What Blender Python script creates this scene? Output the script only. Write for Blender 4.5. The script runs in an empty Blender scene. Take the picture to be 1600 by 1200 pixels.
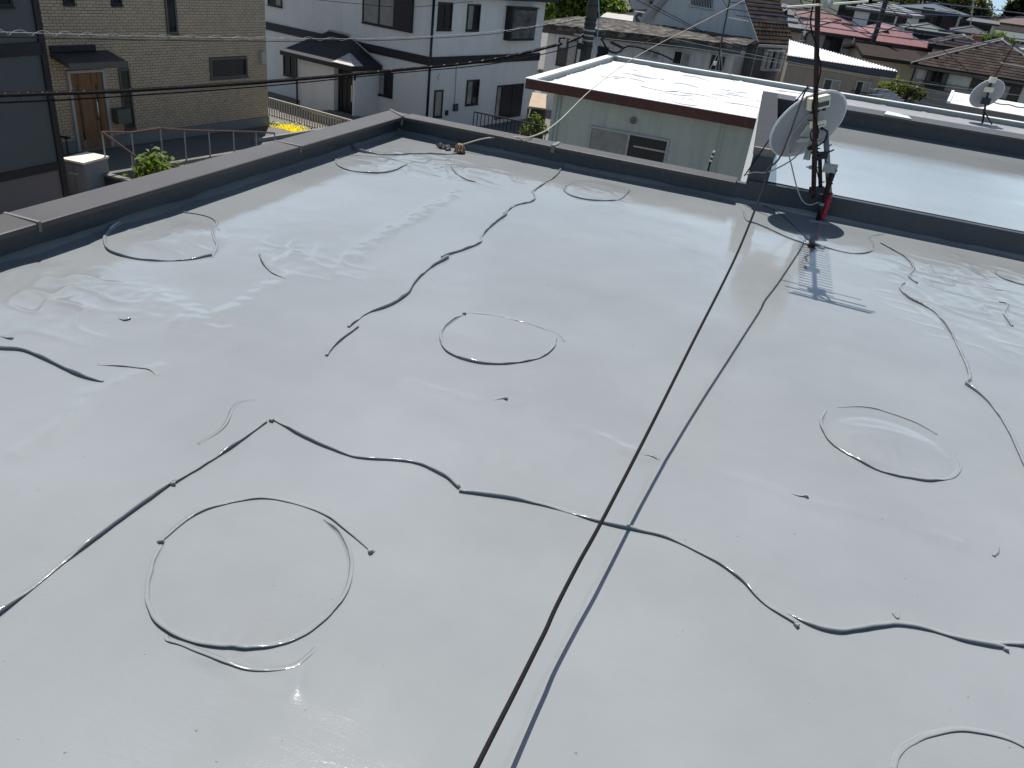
import bpy, math, random
import numpy as np
from mathutils import Vector, Matrix
random.seed(7); rng=np.random.RandomState(7)
sc=bpy.context.scene; COL=sc.collection

# ---------------------------------------------------------------- camera
EYE=np.array([0.,0.,1.65]); FOC=1220.
CF=np.array([-0.24552457,0.84142039,-0.48138281])
CR=np.array([0.93367802,0.33880721,0.11599584])
CU=np.array([-0.26069723,0.42097672,0.86880122])
cam=bpy.data.objects.new('camera',bpy.data.cameras.new('camera')); COL.objects.link(cam)
m=Matrix.Identity(4)
for i in range(3):
    m[i][0]=CR[i]; m[i][1]=CU[i]; m[i][2]=-CF[i]; m[i][3]=EYE[i]
cam.matrix_world=m
cam.data.sensor_width=36; cam.data.lens=36*FOC/1600; cam.data.clip_start=.05; cam.data.clip_end=6000
sc.camera=cam
# ---------------------------------------------------------------- sky, sun, exposure
SUNV=Vector((-.275,.47,1.)).normalized()
SEL=math.asin(SUNV.z); SAZ=math.atan2(SUNV.x,SUNV.y)
w=bpy.data.worlds.new('World'); sc.world=w; w.use_nodes=True
nt=w.node_tree; nt.nodes.clear()
sky=nt.nodes.new('ShaderNodeTexSky'); sky.sky_type='NISHITA'; sky.sun_disc=False
sky.sun_elevation=SEL; sky.sun_rotation=SAZ; sky.air_density=1.0; sky.dust_density=.7; sky.ozone_density=.9; sky.altitude=50
bg=nt.nodes.new('ShaderNodeBackground'); bg.inputs[1].default_value=0.06
out=nt.nodes.new('ShaderNodeOutputWorld')
# thin streaky cloud all over the sky, the same above every horizon
tc=nt.nodes.new('ShaderNodeTexCoord'); mp=nt.nodes.new('ShaderNodeMapping'); mp.inputs['Scale'].default_value=(1.6,1.6,5.)
nz=nt.nodes.new('ShaderNodeTexNoise'); nz.inputs['Scale'].default_value=1.5; nz.inputs['Detail'].default_value=7; nz.inputs['Roughness'].default_value=.58
cr=nt.nodes.new('ShaderNodeMapRange'); cr.inputs[1].default_value=.49; cr.inputs[2].default_value=.64; cr.inputs[3].default_value=0; cr.inputs[4].default_value=.75
mx=nt.nodes.new('ShaderNodeMix'); mx.data_type='RGBA'; mx.inputs[7].default_value=(1,1,1,1)
L=nt.links
cm=nt.nodes.new('ShaderNodeMix'); cm.data_type='RGBA'; cm.blend_type='MULTIPLY'; cm.inputs[0].default_value=1; cm.inputs[7].default_value=(2.3,2.15,2.0,1)
L.new(cm.outputs[2],mx.inputs[7])
L.new(tc.outputs['Generated'],mp.inputs['Vector']); L.new(mp.outputs[0],nz.inputs['Vector']); L.new(nz.outputs[0],cr.inputs[0])
L.new(cr.outputs[0],mx.inputs[0]); 
# pale blue haze low over the horizon, the same all round
sx=nt.nodes.new('ShaderNodeSeparateXYZ'); L.new(tc.outputs['Generated'],sx.inputs[0])
hr=nt.nodes.new('ShaderNodeMapRange'); hr.interpolation_type='SMOOTHSTEP'; hr.inputs[1].default_value=.01; hr.inputs[2].default_value=.46; hr.inputs[3].default_value=.9; hr.inputs[4].default_value=0; L.new(sx.outputs[2],hr.inputs[0])
hm=nt.nodes.new('ShaderNodeMix'); hm.data_type='RGBA'; hm.inputs[7].default_value=(7.0,9.9,12.6,1); L.new(hr.outputs[0],hm.inputs[0]); L.new(sky.outputs[0],hm.inputs[6])
L.new(hm.outputs[2],cm.inputs[6]); L.new(hm.outputs[2],mx.inputs[6]); L.new(mx.outputs[2],bg.inputs[0]); L.new(bg.outputs[0],out.inputs[0])
sun=bpy.data.objects.new('sun',bpy.data.lights.new('sun','SUN')); COL.objects.link(sun)
sun.data.energy=5.0; sun.data.angle=math.radians(.45); sun.data.color=(1,.965,.91)
sun.rotation_mode='QUATERNION'; sun.rotation_quaternion=SUNV.to_track_quat('Z','Y')
vs=sc.view_settings; vs.view_transform='Standard'; vs.look='None'; vs.exposure=.30; vs.gamma=1; vs.use_curve_mapping=False

# ---------------------------------------------------------------- helpers
def ray(x,y): return CF*FOC+CR*(x-800)-CU*(y-600)
def onz(x,y,z=0.):
    d=ray(x,y); return EYE+d*((z-EYE[2])/d[2])
def ony(x,y,Y):
    d=ray(x,y); return EYE+d*(Y/d[1])
def at(x,y,D):
    d=ray(x,y); return EYE+d*(D/math.hypot(d[0],d[1]))

def tag(o,label=None,cat=None,group=None,kind=None):
    if label: o['label']=label
    if cat: o['category']=cat
    if group: o['group']=group
    if kind: o['kind']=kind
    return o
def thing(name,loc,label,cat,group=None):
    o=bpy.data.objects.new(name,None); COL.objects.link(o); o.location=Vector([float(v) for v in loc]); o.empty_display_size=.2
    return tag(o,label,cat,group)
def wloc(o):
    v=Vector((0,0,0))
    while o is not None: v=v+o.location; o=o.parent
    return v
class MB:
    def __init__(s): s.v=[]; s.f=[]
    def add(s,vs,fs):
        n=len(s.v); s.v+= [tuple(float(c) for c in p) for p in vs]; s.f+=[tuple(i+n for i in f) for f in fs]; return s
    def hexa(s,p):  # 8 points: bottom 4 ccw, top 4 ccw
        return s.add(p,[(3,2,1,0),(4,5,6,7),(0,1,5,4),(1,2,6,5),(2,3,7,6),(3,0,4,7)])
    def box(s,x0,x1,y0,y1,z0,z1):
        return s.hexa([(x0,y0,z0),(x1,y0,z0),(x1,y1,z0),(x0,y1,z0),(x0,y0,z1),(x1,y0,z1),(x1,y1,z1),(x0,y1,z1)])
    def obox(s,c,a,b,d,la,lb,ld):  # oriented box: centre, three axes, three full lengths
        c=np.array(c,float); a,b,d=[np.array(q,float)/np.linalg.norm(q) for q in (a,b,d)]
        P=[]
        for k in (-.5,.5):
            for i,j in ((-.5,-.5),(.5,-.5),(.5,.5),(-.5,.5)): P.append(c+a*la*i+b*lb*j+d*ld*k)
        return s.hexa(P)
    def tube(s,pts,r,n=8,cap=True):
        pts=[np.array(p,float) for p in pts]; N=len(pts); rs=r if hasattr(r,'__len__') else [r]*N
        prev=None; V=[]
        for i,p in enumerate(pts):
            t=pts[min(i+1,N-1)]-pts[max(i-1,0)]; t/=np.linalg.norm(t)+1e-12
            if prev is None:
                a=np.array([0,0,1.]) if abs(t[2])<.9 else np.array([1.,0,0])
                u=np.cross(t,a)
            else: u=prev-t*(prev@t)
            u/=np.linalg.norm(u)+1e-12; prev=u; w_=np.cross(t,u)
            for k in range(n):
                q=2*math.pi*k/n; V.append(p+rs[i]*(math.cos(q)*u+math.sin(q)*w_))
        F=[]
        for i in range(N-1):
            for k in range(n):
                F.append((i*n+k,i*n+(k+1)%n,(i+1)*n+(k+1)%n,(i+1)*n+k))
        if cap: F+= [tuple(range(n-1,-1,-1)),tuple((N-1)*n+k for k in range(n))]
        return s.add(V,F)
    def build(s,name,mat,parent=None,smooth=False,label=None,kind=None):
        me=bpy.data.meshes.new(name); off=wloc(parent) if parent is not None else Vector((0,0,0))
        V=np.array(s.v)-np.array(off)
        me.from_pydata(V.tolist(),[],s.f); me.update()
        if mat is not None: me.materials.append(mat)
        if smooth: me.polygons.foreach_set('use_smooth',[True]*len(me.polygons))
        o=bpy.data.objects.new(name,me); COL.objects.link(o)
        if parent is not None: o.parent=parent
        if label: o['label']=label
        if kind: o['kind']=kind
        return o
def catmull(pts,k=6):
    P=[np.array(p,float) for p in pts]
    if len(P)<3: 
        return [P[0]+(P[-1]-P[0])*t for t in np.linspace(0,1,k+1)]
    Q=[2*P[0]-P[1]]+P+[2*P[-1]-P[-2]]; o=[]
    for i in range(1,len(Q)-2):
        for t in np.linspace(0,1,k,endpoint=False):
            a,b,c,d=Q[i-1:i+3]
            o.append(.5*((2*b)+(c-a)*t+(2*a-5*b+4*c-d)*t*t+(3*b-a-3*c+d)*t**3))
    o.append(P[-1]); return o
def bez(a,b,sag,n=14):
    a,b=np.array(a,float),np.array(b,float)
    return [a+(b-a)*t-np.array([0,0,sag*4*t*(1-t)]) for t in np.linspace(0,1,n)]

# ---------------------------------------------------------------- materials
MATS={}
def mat(name,col,rough=.7,var=.12,scale=6.,bump=0.,bscale=60.,metal=0.,spec=.4,stain=None,stain_amt=.5,stain_scale=1.2,streak=False,island=0.):
    if name in MATS: return MATS[name]
    M=bpy.data.materials.new(name); M.use_nodes=True; t=M.node_tree; b=t.nodes['Principled BSDF']; K=t.links.new
    b.inputs['Roughness'].default_value=rough; b.inputs['Metallic'].default_value=metal; b.inputs['Specular IOR Level'].default_value=spec
    g=t.nodes.new('ShaderNodeNewGeometry'); n=t.nodes.new('ShaderNodeTexNoise'); n.inputs['Scale'].default_value=scale; n.inputs['Detail'].default_value=6; n.inputs['Roughness'].default_value=.62
    K(g.outputs['Position'],n.inputs['Vector'])
    mr=t.nodes.new('ShaderNodeMapRange'); mr.inputs[1].default_value=.25; mr.inputs[2].default_value=.75; mr.inputs[3].default_value=1-var; mr.inputs[4].default_value=1+var
    K(n.outputs[0],mr.inputs[0])
    fac=mr.outputs[0]
    if island:
        mi=t.nodes.new('ShaderNodeMapRange'); mi.inputs[3].default_value=1-island; mi.inputs[4].default_value=1+island; K(g.outputs['Random Per Island'],mi.inputs[0])
        mm=t.nodes.new('ShaderNodeMath'); mm.operation='MULTIPLY'; K(fac,mm.inputs[0]); K(mi.outputs[0],mm.inputs[1]); fac=mm.outputs[0]
    vm=t.nodes.new('ShaderNodeVectorMath'); vm.operation='SCALE'; vm.inputs[0].default_value=col[:3]; K(fac,vm.inputs['Scale'])
    c=vm.outputs[0]
    if stain:
        n2=t.nodes.new('ShaderNodeTexNoise'); n2.inputs['Scale'].default_value=stain_scale; n2.inputs['Detail'].default_value=8; n2.inputs['Roughness'].default_value=.68
        if streak:
            ma=t.nodes.new('ShaderNodeMapping'); ma.inputs['Scale'].default_value=(6,6,.5); K(g.outputs['Position'],ma.inputs[0]); K(ma.outputs[0],n2.inputs['Vector'])
        else: K(g.outputs['Position'],n2.inputs['Vector'])
        m2=t.nodes.new('ShaderNodeMapRange'); m2.inputs[1].default_value=.48; m2.inputs[2].default_value=.72; m2.inputs[4].default_value=stain_amt; K(n2.outputs[0],m2.inputs[0])
        mx=t.nodes.new('ShaderNodeMix'); mx.data_type='RGBA'; mx.inputs[7].default_value=(*stain,1); K(m2.outputs[0],mx.inputs[0]); K(c,mx.inputs[6]); c=mx.outputs[2]
    K(c,b.inputs['Base Color'])
    if bump:
        n3=t.nodes.new('ShaderNodeTexNoise'); n3.inputs['Scale'].default_value=bscale; n3.inputs['Detail'].default_value=4; K(g.outputs['Position'],n3.inputs['Vector'])
        bp=t.nodes.new('ShaderNodeBump'); bp.inputs['Strength'].default_value=bump; bp.inputs['Distance'].default_value=.02; K(n3.outputs[0],bp.inputs['Height']); K(bp.outputs[0],b.inputs['Normal'])
    MATS[name]=M; return M

def coat_material():
    """fresh glossy urethane roof coating"""
    M=bpy.data.materials.new('roof coating'); M.use_nodes=True; t=M.node_tree; b=t.nodes['Principled BSDF']; K=t.links.new
    g=t.nodes.new('ShaderNodeNewGeometry')
    def noise(sc_,det=4,rg=.55,src=None):
        n=t.nodes.new('ShaderNodeTexNoise'); n.inputs['Scale'].default_value=sc_; n.inputs['Detail'].default_value=det; n.inputs['Roughness'].default_value=rg
        K(src or g.outputs['Position'],n.inputs['Vector']); return n.outputs[0]
    def mrange(s,a,b_,c,d):
        r=t.nodes.new('ShaderNodeMapRange'); r.inputs[1].default_value=a; r.inputs[2].default_value=b_; r.inputs[3].default_value=c; r.inputs[4].default_value=d; K(s,r.inputs[0]); return r.outputs[0]
    f=mrange(noise(1.1,6,.6),.3,.7,.91,1.09)
    vm=t.nodes.new('ShaderNodeVectorMath'); vm.operation='SCALE'; vm.inputs[0].default_value=(.241,.256,.261); K(f,vm.inputs['Scale'])
    # a few specks of grit
    sp=mrange(noise(38,2,.5),.785,.82,0,.4)
    mx=t.nodes.new('ShaderNodeMix'); mx.data_type='RGBA'; mx.inputs[7].default_value=(.12,.12,.115,1); K(sp,mx.inputs[0]); K(vm.outputs[0],mx.inputs[6])
    K(mx.outputs[2],b.inputs['Base Color'])
    K(mrange(noise(.9,5,.6),.38,.66,.018,.10),b.inputs['Roughness'])
    b.inputs['IOR'].default_value=1.62; b.inputs['Specular IOR Level'].default_value=.5
    # rolled on coat: fine orange peel over longer brush drag
    mp=t.nodes.new('ShaderNodeMapping'); mp.inputs['Scale'].default_value=(1,2.6,1); mp.inputs['Rotation'].default_value=(0,0,.5); K(g.outputs['Position'],mp.inputs[0])
    n1=noise(26,3,.55,mp.outputs[0]); n2=noise(150,2,.5)
    amp=mrange(noise(.75,3,.5),.42,.62,.15,1.)
    b1=t.nodes.new('ShaderNodeBump'); b1.inputs['Distance'].default_value=.00055; K(n1,b1.inputs['Height']); K(amp,b1.inputs['Strength'])
    b2=t.nodes.new('ShaderNodeBump'); b2.inputs['Distance'].default_value=.00026; b2.inputs['Strength'].default_value=.6; K(n2,b2.inputs['Height']); K(b1.outputs[0],b2.inputs['Normal'])
    mp3=t.nodes.new('ShaderNodeMapping'); mp3.inputs['Scale'].default_value=(3.5,24,1); mp3.inputs['Rotation'].default_value=(0,0,-.12); K(g.outputs['Position'],mp3.inputs[0])
    b3=t.nodes.new('ShaderNodeBump'); b3.inputs['Distance'].default_value=.0006; K(noise(1.3,5,.6,mp3.outputs[0]),b3.inputs['Height']); K(mrange(noise(.6,2,.5),.4,.6,.25,1.),b3.inputs['Strength']); K(b2.outputs[0],b3.inputs['Normal'])
    K(b3.outputs[0],b.inputs['Normal'])
    return M
COAT=coat_material()
WALLCOAT=mat('parapet coating',(.036,.043,.054),.42,.18,3,.15,40,stain=(.07,.075,.08),stain_amt=.35,stain_scale=2.5,streak=True)
COPING=mat('coping metal',(.047,.041,.038),.45,.14,2.5,.05,120,stain=(.075,.07,.068),stain_amt=.4,stain_scale=2.)
SEALANT=mat('joint sealant',(.13,.127,.124),.6)
CONC=mat('bare concrete',(.17,.163,.145),.85,.2,9,.4,30,stain=(.05,.05,.05),stain_amt=.8,stain_scale=6)
WHITEPAINT=mat('white render',(.74,.74,.72),.75,.05,2,.1,80,stain=(.45,.45,.43),stain_amt=.35,stain_scale=.8,streak=True)
RUST=mat('rusty steel',(.034,.014,.010),.75,.4,30,.4,90,stain=(.02,.012,.01),stain_amt=.8,stain_scale=14)
BLACKST=mat('black steel',(.012,.012,.013),.5,.2,20)
GALV=mat('galvanised steel',(.30,.31,.32),.45,.2,25,.1,90,metal=.6,stain=(.14,.13,.11),stain_amt=.6,stain_scale=12)
REDTAPE=mat('red tape',(.42,.012,.03),.35,.15,20,.5,60)
CREAM=mat('cream plastic',(.70,.66,.50),.45,.08,30)
DARKPLASTIC=mat('dark label plastic',(.05,.055,.055),.4,.1,30)
DISH=mat('dish paint',(.29,.305,.33),.45,.06,10,stain=(.30,.29,.27),stain_amt=.5,stain_scale=5)
RUBBER=mat('black cable',(.016,.015,.015),.8,.15,30,spec=.05)
GREYCABLE=mat('grey cable',(.36,.34,.31),.5,.1,20)
BEIGECABLE=mat('beige cable',(.42,.38,.32),.6,.1,20)
ALU=mat('aluminium',(.62,.62,.60),.35,.08,30,metal=.9)
GLASS=mat('window glass',(.016,.019,.022),.06,.2,2,.12,3)
CURTAIN=mat('net curtain behind glass',(.24,.245,.235),.12,.25,5,spec=.5)
BLACKFRAME=mat('black window frame',(.012,.012,.015),.4,.1,20)
ALUFRAME=mat('silver window frame',(.38,.39,.38),.4,.1,20)
SHUTTER=mat('dark shutter',(.012,.013,.018),.45,.1,20)

# ---------------------------------------------------------------- the coated roof
NOI=[rng.rand(64,64) for _ in range(8)]
def vnoise(x,y,sc_,k=0):
    N=NOI[k]; X=np.asarray(x)*sc_+17.3*k+200; Y=np.asarray(y)*sc_+9.1*k+200
    xi=np.floor(X).astype(int); yi=np.floor(Y).astype(int); fx=X-xi; fy=Y-yi
    fx=fx*fx*fx*(fx*(6*fx-15)+10); fy=fy*fy*fy*(fy*(6*fy-15)+10)
    a=N[xi%64,yi%64]; b=N[(xi+1)%64,yi%64]; c=N[xi%64,(yi+1)%64]; d=N[(xi+1)%64,(yi+1)%64]
    return (a*(1-fx)+b*fx)*(1-fy)+(c*(1-fx)+d*fx)*fy-.5
FL=lambda pts:[onz(x,y)[:2] for x,y in pts]
CREASES=[ # centre lines, height, width, wrinkle
 (FL([(285,508),(330,498),(365,482),(410,452),(450,432)]),.006,.05,1.),
 (FL([(552,400),(575,386),(610,362),(660,335),(720,296)]),.008,.05,1.4),
 (FL([(0,428),(60,426),(120,436),(180,452),(240,475),(330,512)]),.007,.12,1.2),
 (FL([(40,460),(110,475),(170,490),(280,498)]),.005,.06,1.2),
 (FL([(30,705),(75,680),(110,650),(140,615),(200,590),(255,575)]),.006,.035,1.2),
 (FL([(640,600),(720,620),(800,632),(850,650),(930,685),(1010,712)]),.004,.035,.8),
 (FL([(930,690),(1060,720),(1150,752),(1260,782),(1400,810),(1500,850)]),.004,.04,.8),
 (FL([(1500,400),(1540,450),(1570,475),(1580,505)]),.006,.03,.6),
 (FL([(950,905),(1060,905),(1150,930)]),.002,.05,.8),
 (FL([(120,1010),(240,985),(300,960)]),.001,.08,.6),
 (FL([(1340,765),(1400,800),(1460,800)]),.003,.09,.8),
 (FL([(720,700),(800,725),(880,775)]),.003,.08,.9),
]
WRINK=[ # wrinkled areas: centre, radii, amplitude
 (onz(1500,470),(.42,.75),.0032),(onz(1480,430),(.35,.4),.004),(onz(90,450),(.55,.28),.003),(onz(650,255),(.7,.35),.003),
 (onz(480,405),(.33,.2),.004),(onz(250,375),(.3,.25),.0025),(onz(720,270),(.45,.4),.003),(onz(935,300),(.3,.25),.002),
 (onz(60,500),(.35,.25),.0025),(onz(580,258),(.25,.2),.003),(onz(1390,700),(.22,.2),.002),(onz(330,835),(.08,.08),.002),(onz(390,1030),(.2,.06),.004),(onz(1585,430),(.25,.2),.004)]
DOMES=[(onz(390,900),.27,.004),(onz(780,530),.30,.006),(onz(1390,700),.25,.010),(onz(250,372),.36,.012),(onz(583,259),.32,.010),(onz(935,296),.28,.010),(onz(1290,365),.35,.004)]
def segdist(x,y,P):
    d=np.full(x.shape,9e9)
    for a,b in zip(P[:-1],P[1:]):
        ab=b-a; t=np.clip(((x-a[0])*ab[0]+(y-a[1])*ab[1])/(ab@ab+1e-12),0,1)
        d=np.minimum(d,np.hypot(x-a[0]-t*ab[0],y-a[1]-t*ab[1]))
    return d
def roof_h(x,y):
    x=np.asarray(x,float); y=np.asarray(y,float)
    h=.005*vnoise(x,y,.55,0)+.0032*vnoise(x,y,1.3,1)+.0016*vnoise(x,y,3.1,2)+.0009*vnoise(x,y,7.,3)+.0003*vnoise(x,y,15.,4)
    wx=x+.05*vnoise(x,y,6,4); wy=y+.05*vnoise(x,y,6,5)
    for P,H_,W_,wr in CREASES:
        d=segdist(wx,wy,P); e=np.exp(-(d/W_)**2)
        h=h+H_*e*(.35+wr*(.5+vnoise(x,y,9,6)+.6*vnoise(x,y,21,7)))
    for c,(a,b),A in WRINK:
        q=((x-c[0])/a)**2+((y-c[1])/b)**2; e=np.exp(-q**1.5)
        r1=1-2*np.abs(vnoise(wx+.4*wy,wy*1.2,5.5,1)); r2=vnoise(x,y,15,2)
        h=h+1.35*A*e*(1.4*(np.maximum(r1-.55,0)/.45)**1.5+.6*r2)
    for c,R_,H_ in DOMES:
        q=((x-c[0])**2+(y-c[1])**2)/R_**2
        h=h+H_*np.clip(1-q,0,1)**.7*(1+1.2*vnoise(x,y,4.,5))
    h=h+.02*np.exp(-np.maximum(6.98-y,0)/.05)*(1+.8*vnoise(x,y,3,0))*(y>6)+.02*np.exp(-np.maximum(x+3.5,0)/.05)*(x<-2.5)
    return h
bld=thing('flat_roof_building',(0,3,-5.2),'flat roofed building in the foreground, its roof freshly coated in glossy grey with raised seams','building')
def height_sheet(name,x0,x1,y0,y1,step,hf,m_,parent):
    nx=int((x1-x0)/step)+1; ny=int((y1-y0)/step)+1
    X,Y=np.meshgrid(np.linspace(x0,x1,nx),np.linspace(y0,y1,ny)); Z=hf(X,Y)
    off=wloc(parent); co=np.stack([X-off.x,Y-off.y,Z-off.z],-1).reshape(-1).astype(np.float32)
    me=bpy.data.meshes.new(name); nv=nx*ny; nf=(nx-1)*(ny-1)
    i=np.arange(nv).reshape(ny,nx); q=np.stack([i[:-1,:-1],i[:-1,1:],i[1:,1:],i[1:,:-1]],-1).reshape(-1).astype(np.int32)
    me.vertices.add(nv); me.vertices.foreach_set('co',co); me.loops.add(nf*4); me.loops.foreach_set('vertex_index',q)
    me.polygons.add(nf); me.polygons.foreach_set('loop_start',np.arange(0,nf*4,4,dtype=np.int32)); me.polygons.foreach_set('use_smooth',np.ones(nf,bool))
    me.update(calc_edges=True); me.materials.append(m_)
    o=bpy.data.objects.new(name,me); COL.objects.link(o); o.parent=parent; return o
height_sheet('roof_surface',-3.56,3.6,.3,7.02,.0115,roof_h,COAT,bld)
MB().box(-3.56,6,-5,.302,-.3,-.004).box(3.598,6,.302,7.02,-.3,-.004).build('rear_roof_slab',COAT,bld)
MB().box(-3.6,6,-5,7.03,-5.2,-.32).build('outer_wall',WHITEPAINT,bld)
MB().box(-3.6,-3.5,-5,7.08,-.32,.150).build('parapet_wall',WALLCOAT,bld,label='parapet wall along the left edge of the roof')
MB().box(-3.5,-.20,6.985,7.055,-.32,.160).build('parapet_wall',WALLCOAT,bld,label='parapet wall along the far edge of the roof')
MB().box(-.20,6,6.985,7.06,-.32,.194).build('step_wall',WALLCOAT,bld,label='low dark riser below the neighbouring roof level')
# turned-up coat at the foot of the walls (wavy edge)
def upstand(name,P0,P1,nrm):
    b=MB(); n=90
    P0=np.array(P0,float);P1=np.array(P1,float);nrm=np.array(nrm,float); V=[];F=[]
    for i in range(n+1):
        t=i/n; p=P0+(P1-P0)*t
        a=.022+.018*float(vnoise(p[0],p[1],2.7,3))+.014*float(vnoise(p[0],p[1],9,4))
        V+=[p+nrm*.075+np.array([0,0,-.004]),p+nrm*(.03)+np.array([0,0,a*.45+.004]),p+nrm*.006+np.array([0,0,a+.012]),p-nrm*.01+np.array([0,0,a+.012])]
    for i in range(n):
        for k in range(3): F.append((i*4+k,(i+1)*4+k,(i+1)*4+k+1,i*4+k+1))
    b.add(V,F); return b.build(name,COAT,bld,True)
upstand('coat_upstand',(-3.5,6.985,0),(3.5,6.985,0),(0,-1,0))
upstand('coat_upstand',(-3.5,-1,0),(-3.5,6.985,0),(1,0,0))
# coping panels with sealed joints
def coping(a,b,inner,outer,axis,z=.176,name='coping_panel'):
    mb=MB()
    def P(s,d,zz): return (d,s,zz) if axis=='y' else (s,d,zz)
    prof=[(inner,z-.030),(inner,z-.004),(inner+(outer-inner)*.03,z),(outer-(outer-inner)*.03,z+.006),(outer,z),(outer,z-.05)]
    V=[P(a,d,zz) for d,zz in prof]+[P(b,d,zz) for d,zz in prof]; n=len(prof)
    F=[(i,(i+1)%n,n+(i+1)%n,n+i) for i in range(n)]+[tuple(range(n)),tuple(range(2*n-1,n-1,-1))]
    mb.add(V,F); return mb.build(name,COPING,bld)
for a,b in ((-4.,-.6),(-.596,2.86),(2.864,5.2),(5.204,7.06)): coping(a,b,-3.425,-3.645,'y')
for yj in (2.862,5.202):
    MB().box(-3.65,-3.42,yj-.009,yj+.009,.13,.184).build('coping_joint',SEALANT,bld)
for a,b in ((-3.42,-1.93),(-1.926,-.30)): coping(a,b,6.905,7.085,'x')
MB().box(-1.946,-1.91,6.90,7.09,.12,.187).build('coping_joint',SEALANT,bld)
MB().hexa([(-3.66,7.075,.10),(-3.645,7.09,.10),(-3.425,6.91,.10),(-3.44,6.895,.10),(-3.66,7.075,.188),(-3.645,7.09,.188),(-3.415,6.91,.186),(-3.43,6.895,.186)]).build('coping_joint',SEALANT,bld)

# raised lap edges of the membrane: steep face on one side, long fall on the other
def ribbon(name,px,h=.012,w=.07,face=None,k=6,taper=(0,0),label=None):
    """px: points in plan. face: +1 / -1 side of the path, None = side toward the camera."""
    P=catmull(FL(px),k*2); N=len(P); V=[];F=[]
    T=[P[min(i+1,N-1)]-P[max(i-1,0)] for i in range(N)]; T=[t/np.linalg.norm(t) for t in T]
    if face is None:
        s=sum(np.sign(np.cross(T[i],-P[i])) for i in range(N)); face=1 if s>0 else -1
    Ls=np.concatenate([[0],np.cumsum([np.linalg.norm(P[i+1]-P[i]) for i in range(N-1)])]); Lt=Ls[-1]
    # profile: (offset toward the face side, height fraction)
    w_=.011+w*.13; prof=[(-.003,-.6),(-.002,.1),(.0022,.74),(.0018,.90),(-.0010,.99),(-.005,1.),(-.010,.86),(-w_*.5,.55),(-w_*.7,.28),(-w_*.86,.09),(-w_,0.),(-w_*1.1,-.5)]
    for i in range(N):
        nrm=np.array([-T[i][1],T[i][0]])*face
        f=1.
        if taper[0]: f*=min(1,.02+Ls[i]/taper[0])
        if taper[1]: f*=min(1,.02+(Lt-Ls[i])/taper[1])
        jit=min(1.45,max(.15,1+1.1*float(vnoise(P[i][0],P[i][1],5,3))+.7*float(vnoise(P[i][0],P[i][1],15,5)))); wob=.005*float(vnoise(P[i][0],P[i][1],8,4))+.0025*float(vnoise(P[i][0],P[i][1],26,6))
        z0=float(roof_h(P[i][0],P[i][1]))
        ew=min(1.,(min(Ls[i],Lt-Ls[i])+.006)/.09)**.6
        for d,hf in prof:
            if d<-.008: d=-.008+(d+.008)*max(ew,.5)
            q=P[i]+nrm*(d+wob)
            hh=1.08*(.62 if name=='blister_edge' else 1)*h*f*jit*hf if hf>0 else h*hf
            V.append((q[0],q[1],z0+hh))
    n=len(prof)
    for i in range(N-1):
        for kk in range(n-1): F.append((i*n+kk,(i+1)*n+kk,(i+1)*n+kk+1,i*n+kk+1))
    F+=[tuple(range(n)),tuple((N-1)*n+kk for kk in range(n-1,-1,-1))]
    mb=MB().add(V,F); return mb.build(name,COAT,bld,True,label=label)
S='membrane_seam'
ribbon(S,[(-60,1003),(0,962),(135,855),(268,757)],.013)
ribbon(S,[(272,757),(350,708),(418,660)],.013)
ribbon(S,[(427,657),(480,686),(520,703),(560,716),(640,722),(690,742),(716,763)],.011)
ribbon(S,[(456,668),(470,680),(484,688)],.008,.03)
ribbon(S,[(717,768),(790,778),(870,796),(940,817),(1030,838),(1100,868),(1150,902),(1195,945),(1245,977)],.010)
ribbon(S,[(1228,957),(1262,975),(1300,987),(1340,986),(1400,978),(1450,985),(1510,1003),(1572,1015)],.011,taper=(.08,0))
ribbon(S,[(1552,1005),(1600,1011),(1680,1022)],.011,taper=(.05,0))
ribbon(S,[(881,260),(868,276),(853,285)],.013)
ribbon(S,[(852,286),(834,299),(837,310),(829,316),(805,322),(788,335)],.013)
ribbon(S,[(793,335),(769,353),(754,369),(751,379),(727,390),(706,397),(691,404)],.014)
ribbon(S,[(702,403),(674,419),(650,440),(638,460),(610,478),(575,490),(555,504),(545,512)],.015)
ribbon(S,[(560,511),(530,535),(517,549),(512,557)],.013)
ribbon(S,[(1375,381),(1393,391),(1415,404),(1426,419),(1419,432),(1431,443)],.010,face=-1)
ribbon(S,[(1412,443),(1405,450),(1418,466),(1444,479),(1463,491),(1484,520),(1500,552),(1513,588),(1507,600)],.012)
ribbon(S,[(1507,600),(1540,625),(1570,665),(1600,730),(1630,790)],.012)
ribbon(S,[(-60,545),(0,547),(40,550),(80,568),(130,590),(161,598)],.014)
ribbon(S,[(152,571),(200,574),(230,580),(245,588)],.006,taper=(.1,.05))
ribbon(S,[(404,396),(412,414),(425,427),(446,437)],.011,taper=(.1,.1))
ribbon(S,[(704,262),(712,271),(726,280),(742,285)],.012)
ribbon(S,[(400,627),(380,628),(365,640),(350,668),(310,695)],.004,.05,taper=(.05,.15))
ribbon(S,[(770,626),(784,624),(793,624)],.009,taper=(.08,0))
ribbon(S,[(1235,771),(1250,776),(1262,777)],.009,taper=(.08,0))
ribbon(S,[(545,229),(558,237),(600,243),(660,241),(700,242),(724,239)],.016)
ribbon(S,[(1160,330),(1165,345),(1185,352),(1230,372),(1262,384)],.010,taper=(.1,0))
ribbon(S,[(1000,712),(1015,714),(1030,720)],.004,.03,taper=(.05,.02))
ribbon(S,[(0,527),(12,530),(20,531)],.006,taper=(.05,0))
ribbon(S,[(185,498),(195,502),(205,500)],.006,.04,taper=(.05,0))
ribbon(S,[(1560,473),(1572,478),(1568,492),(1580,510)],.007)
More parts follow.
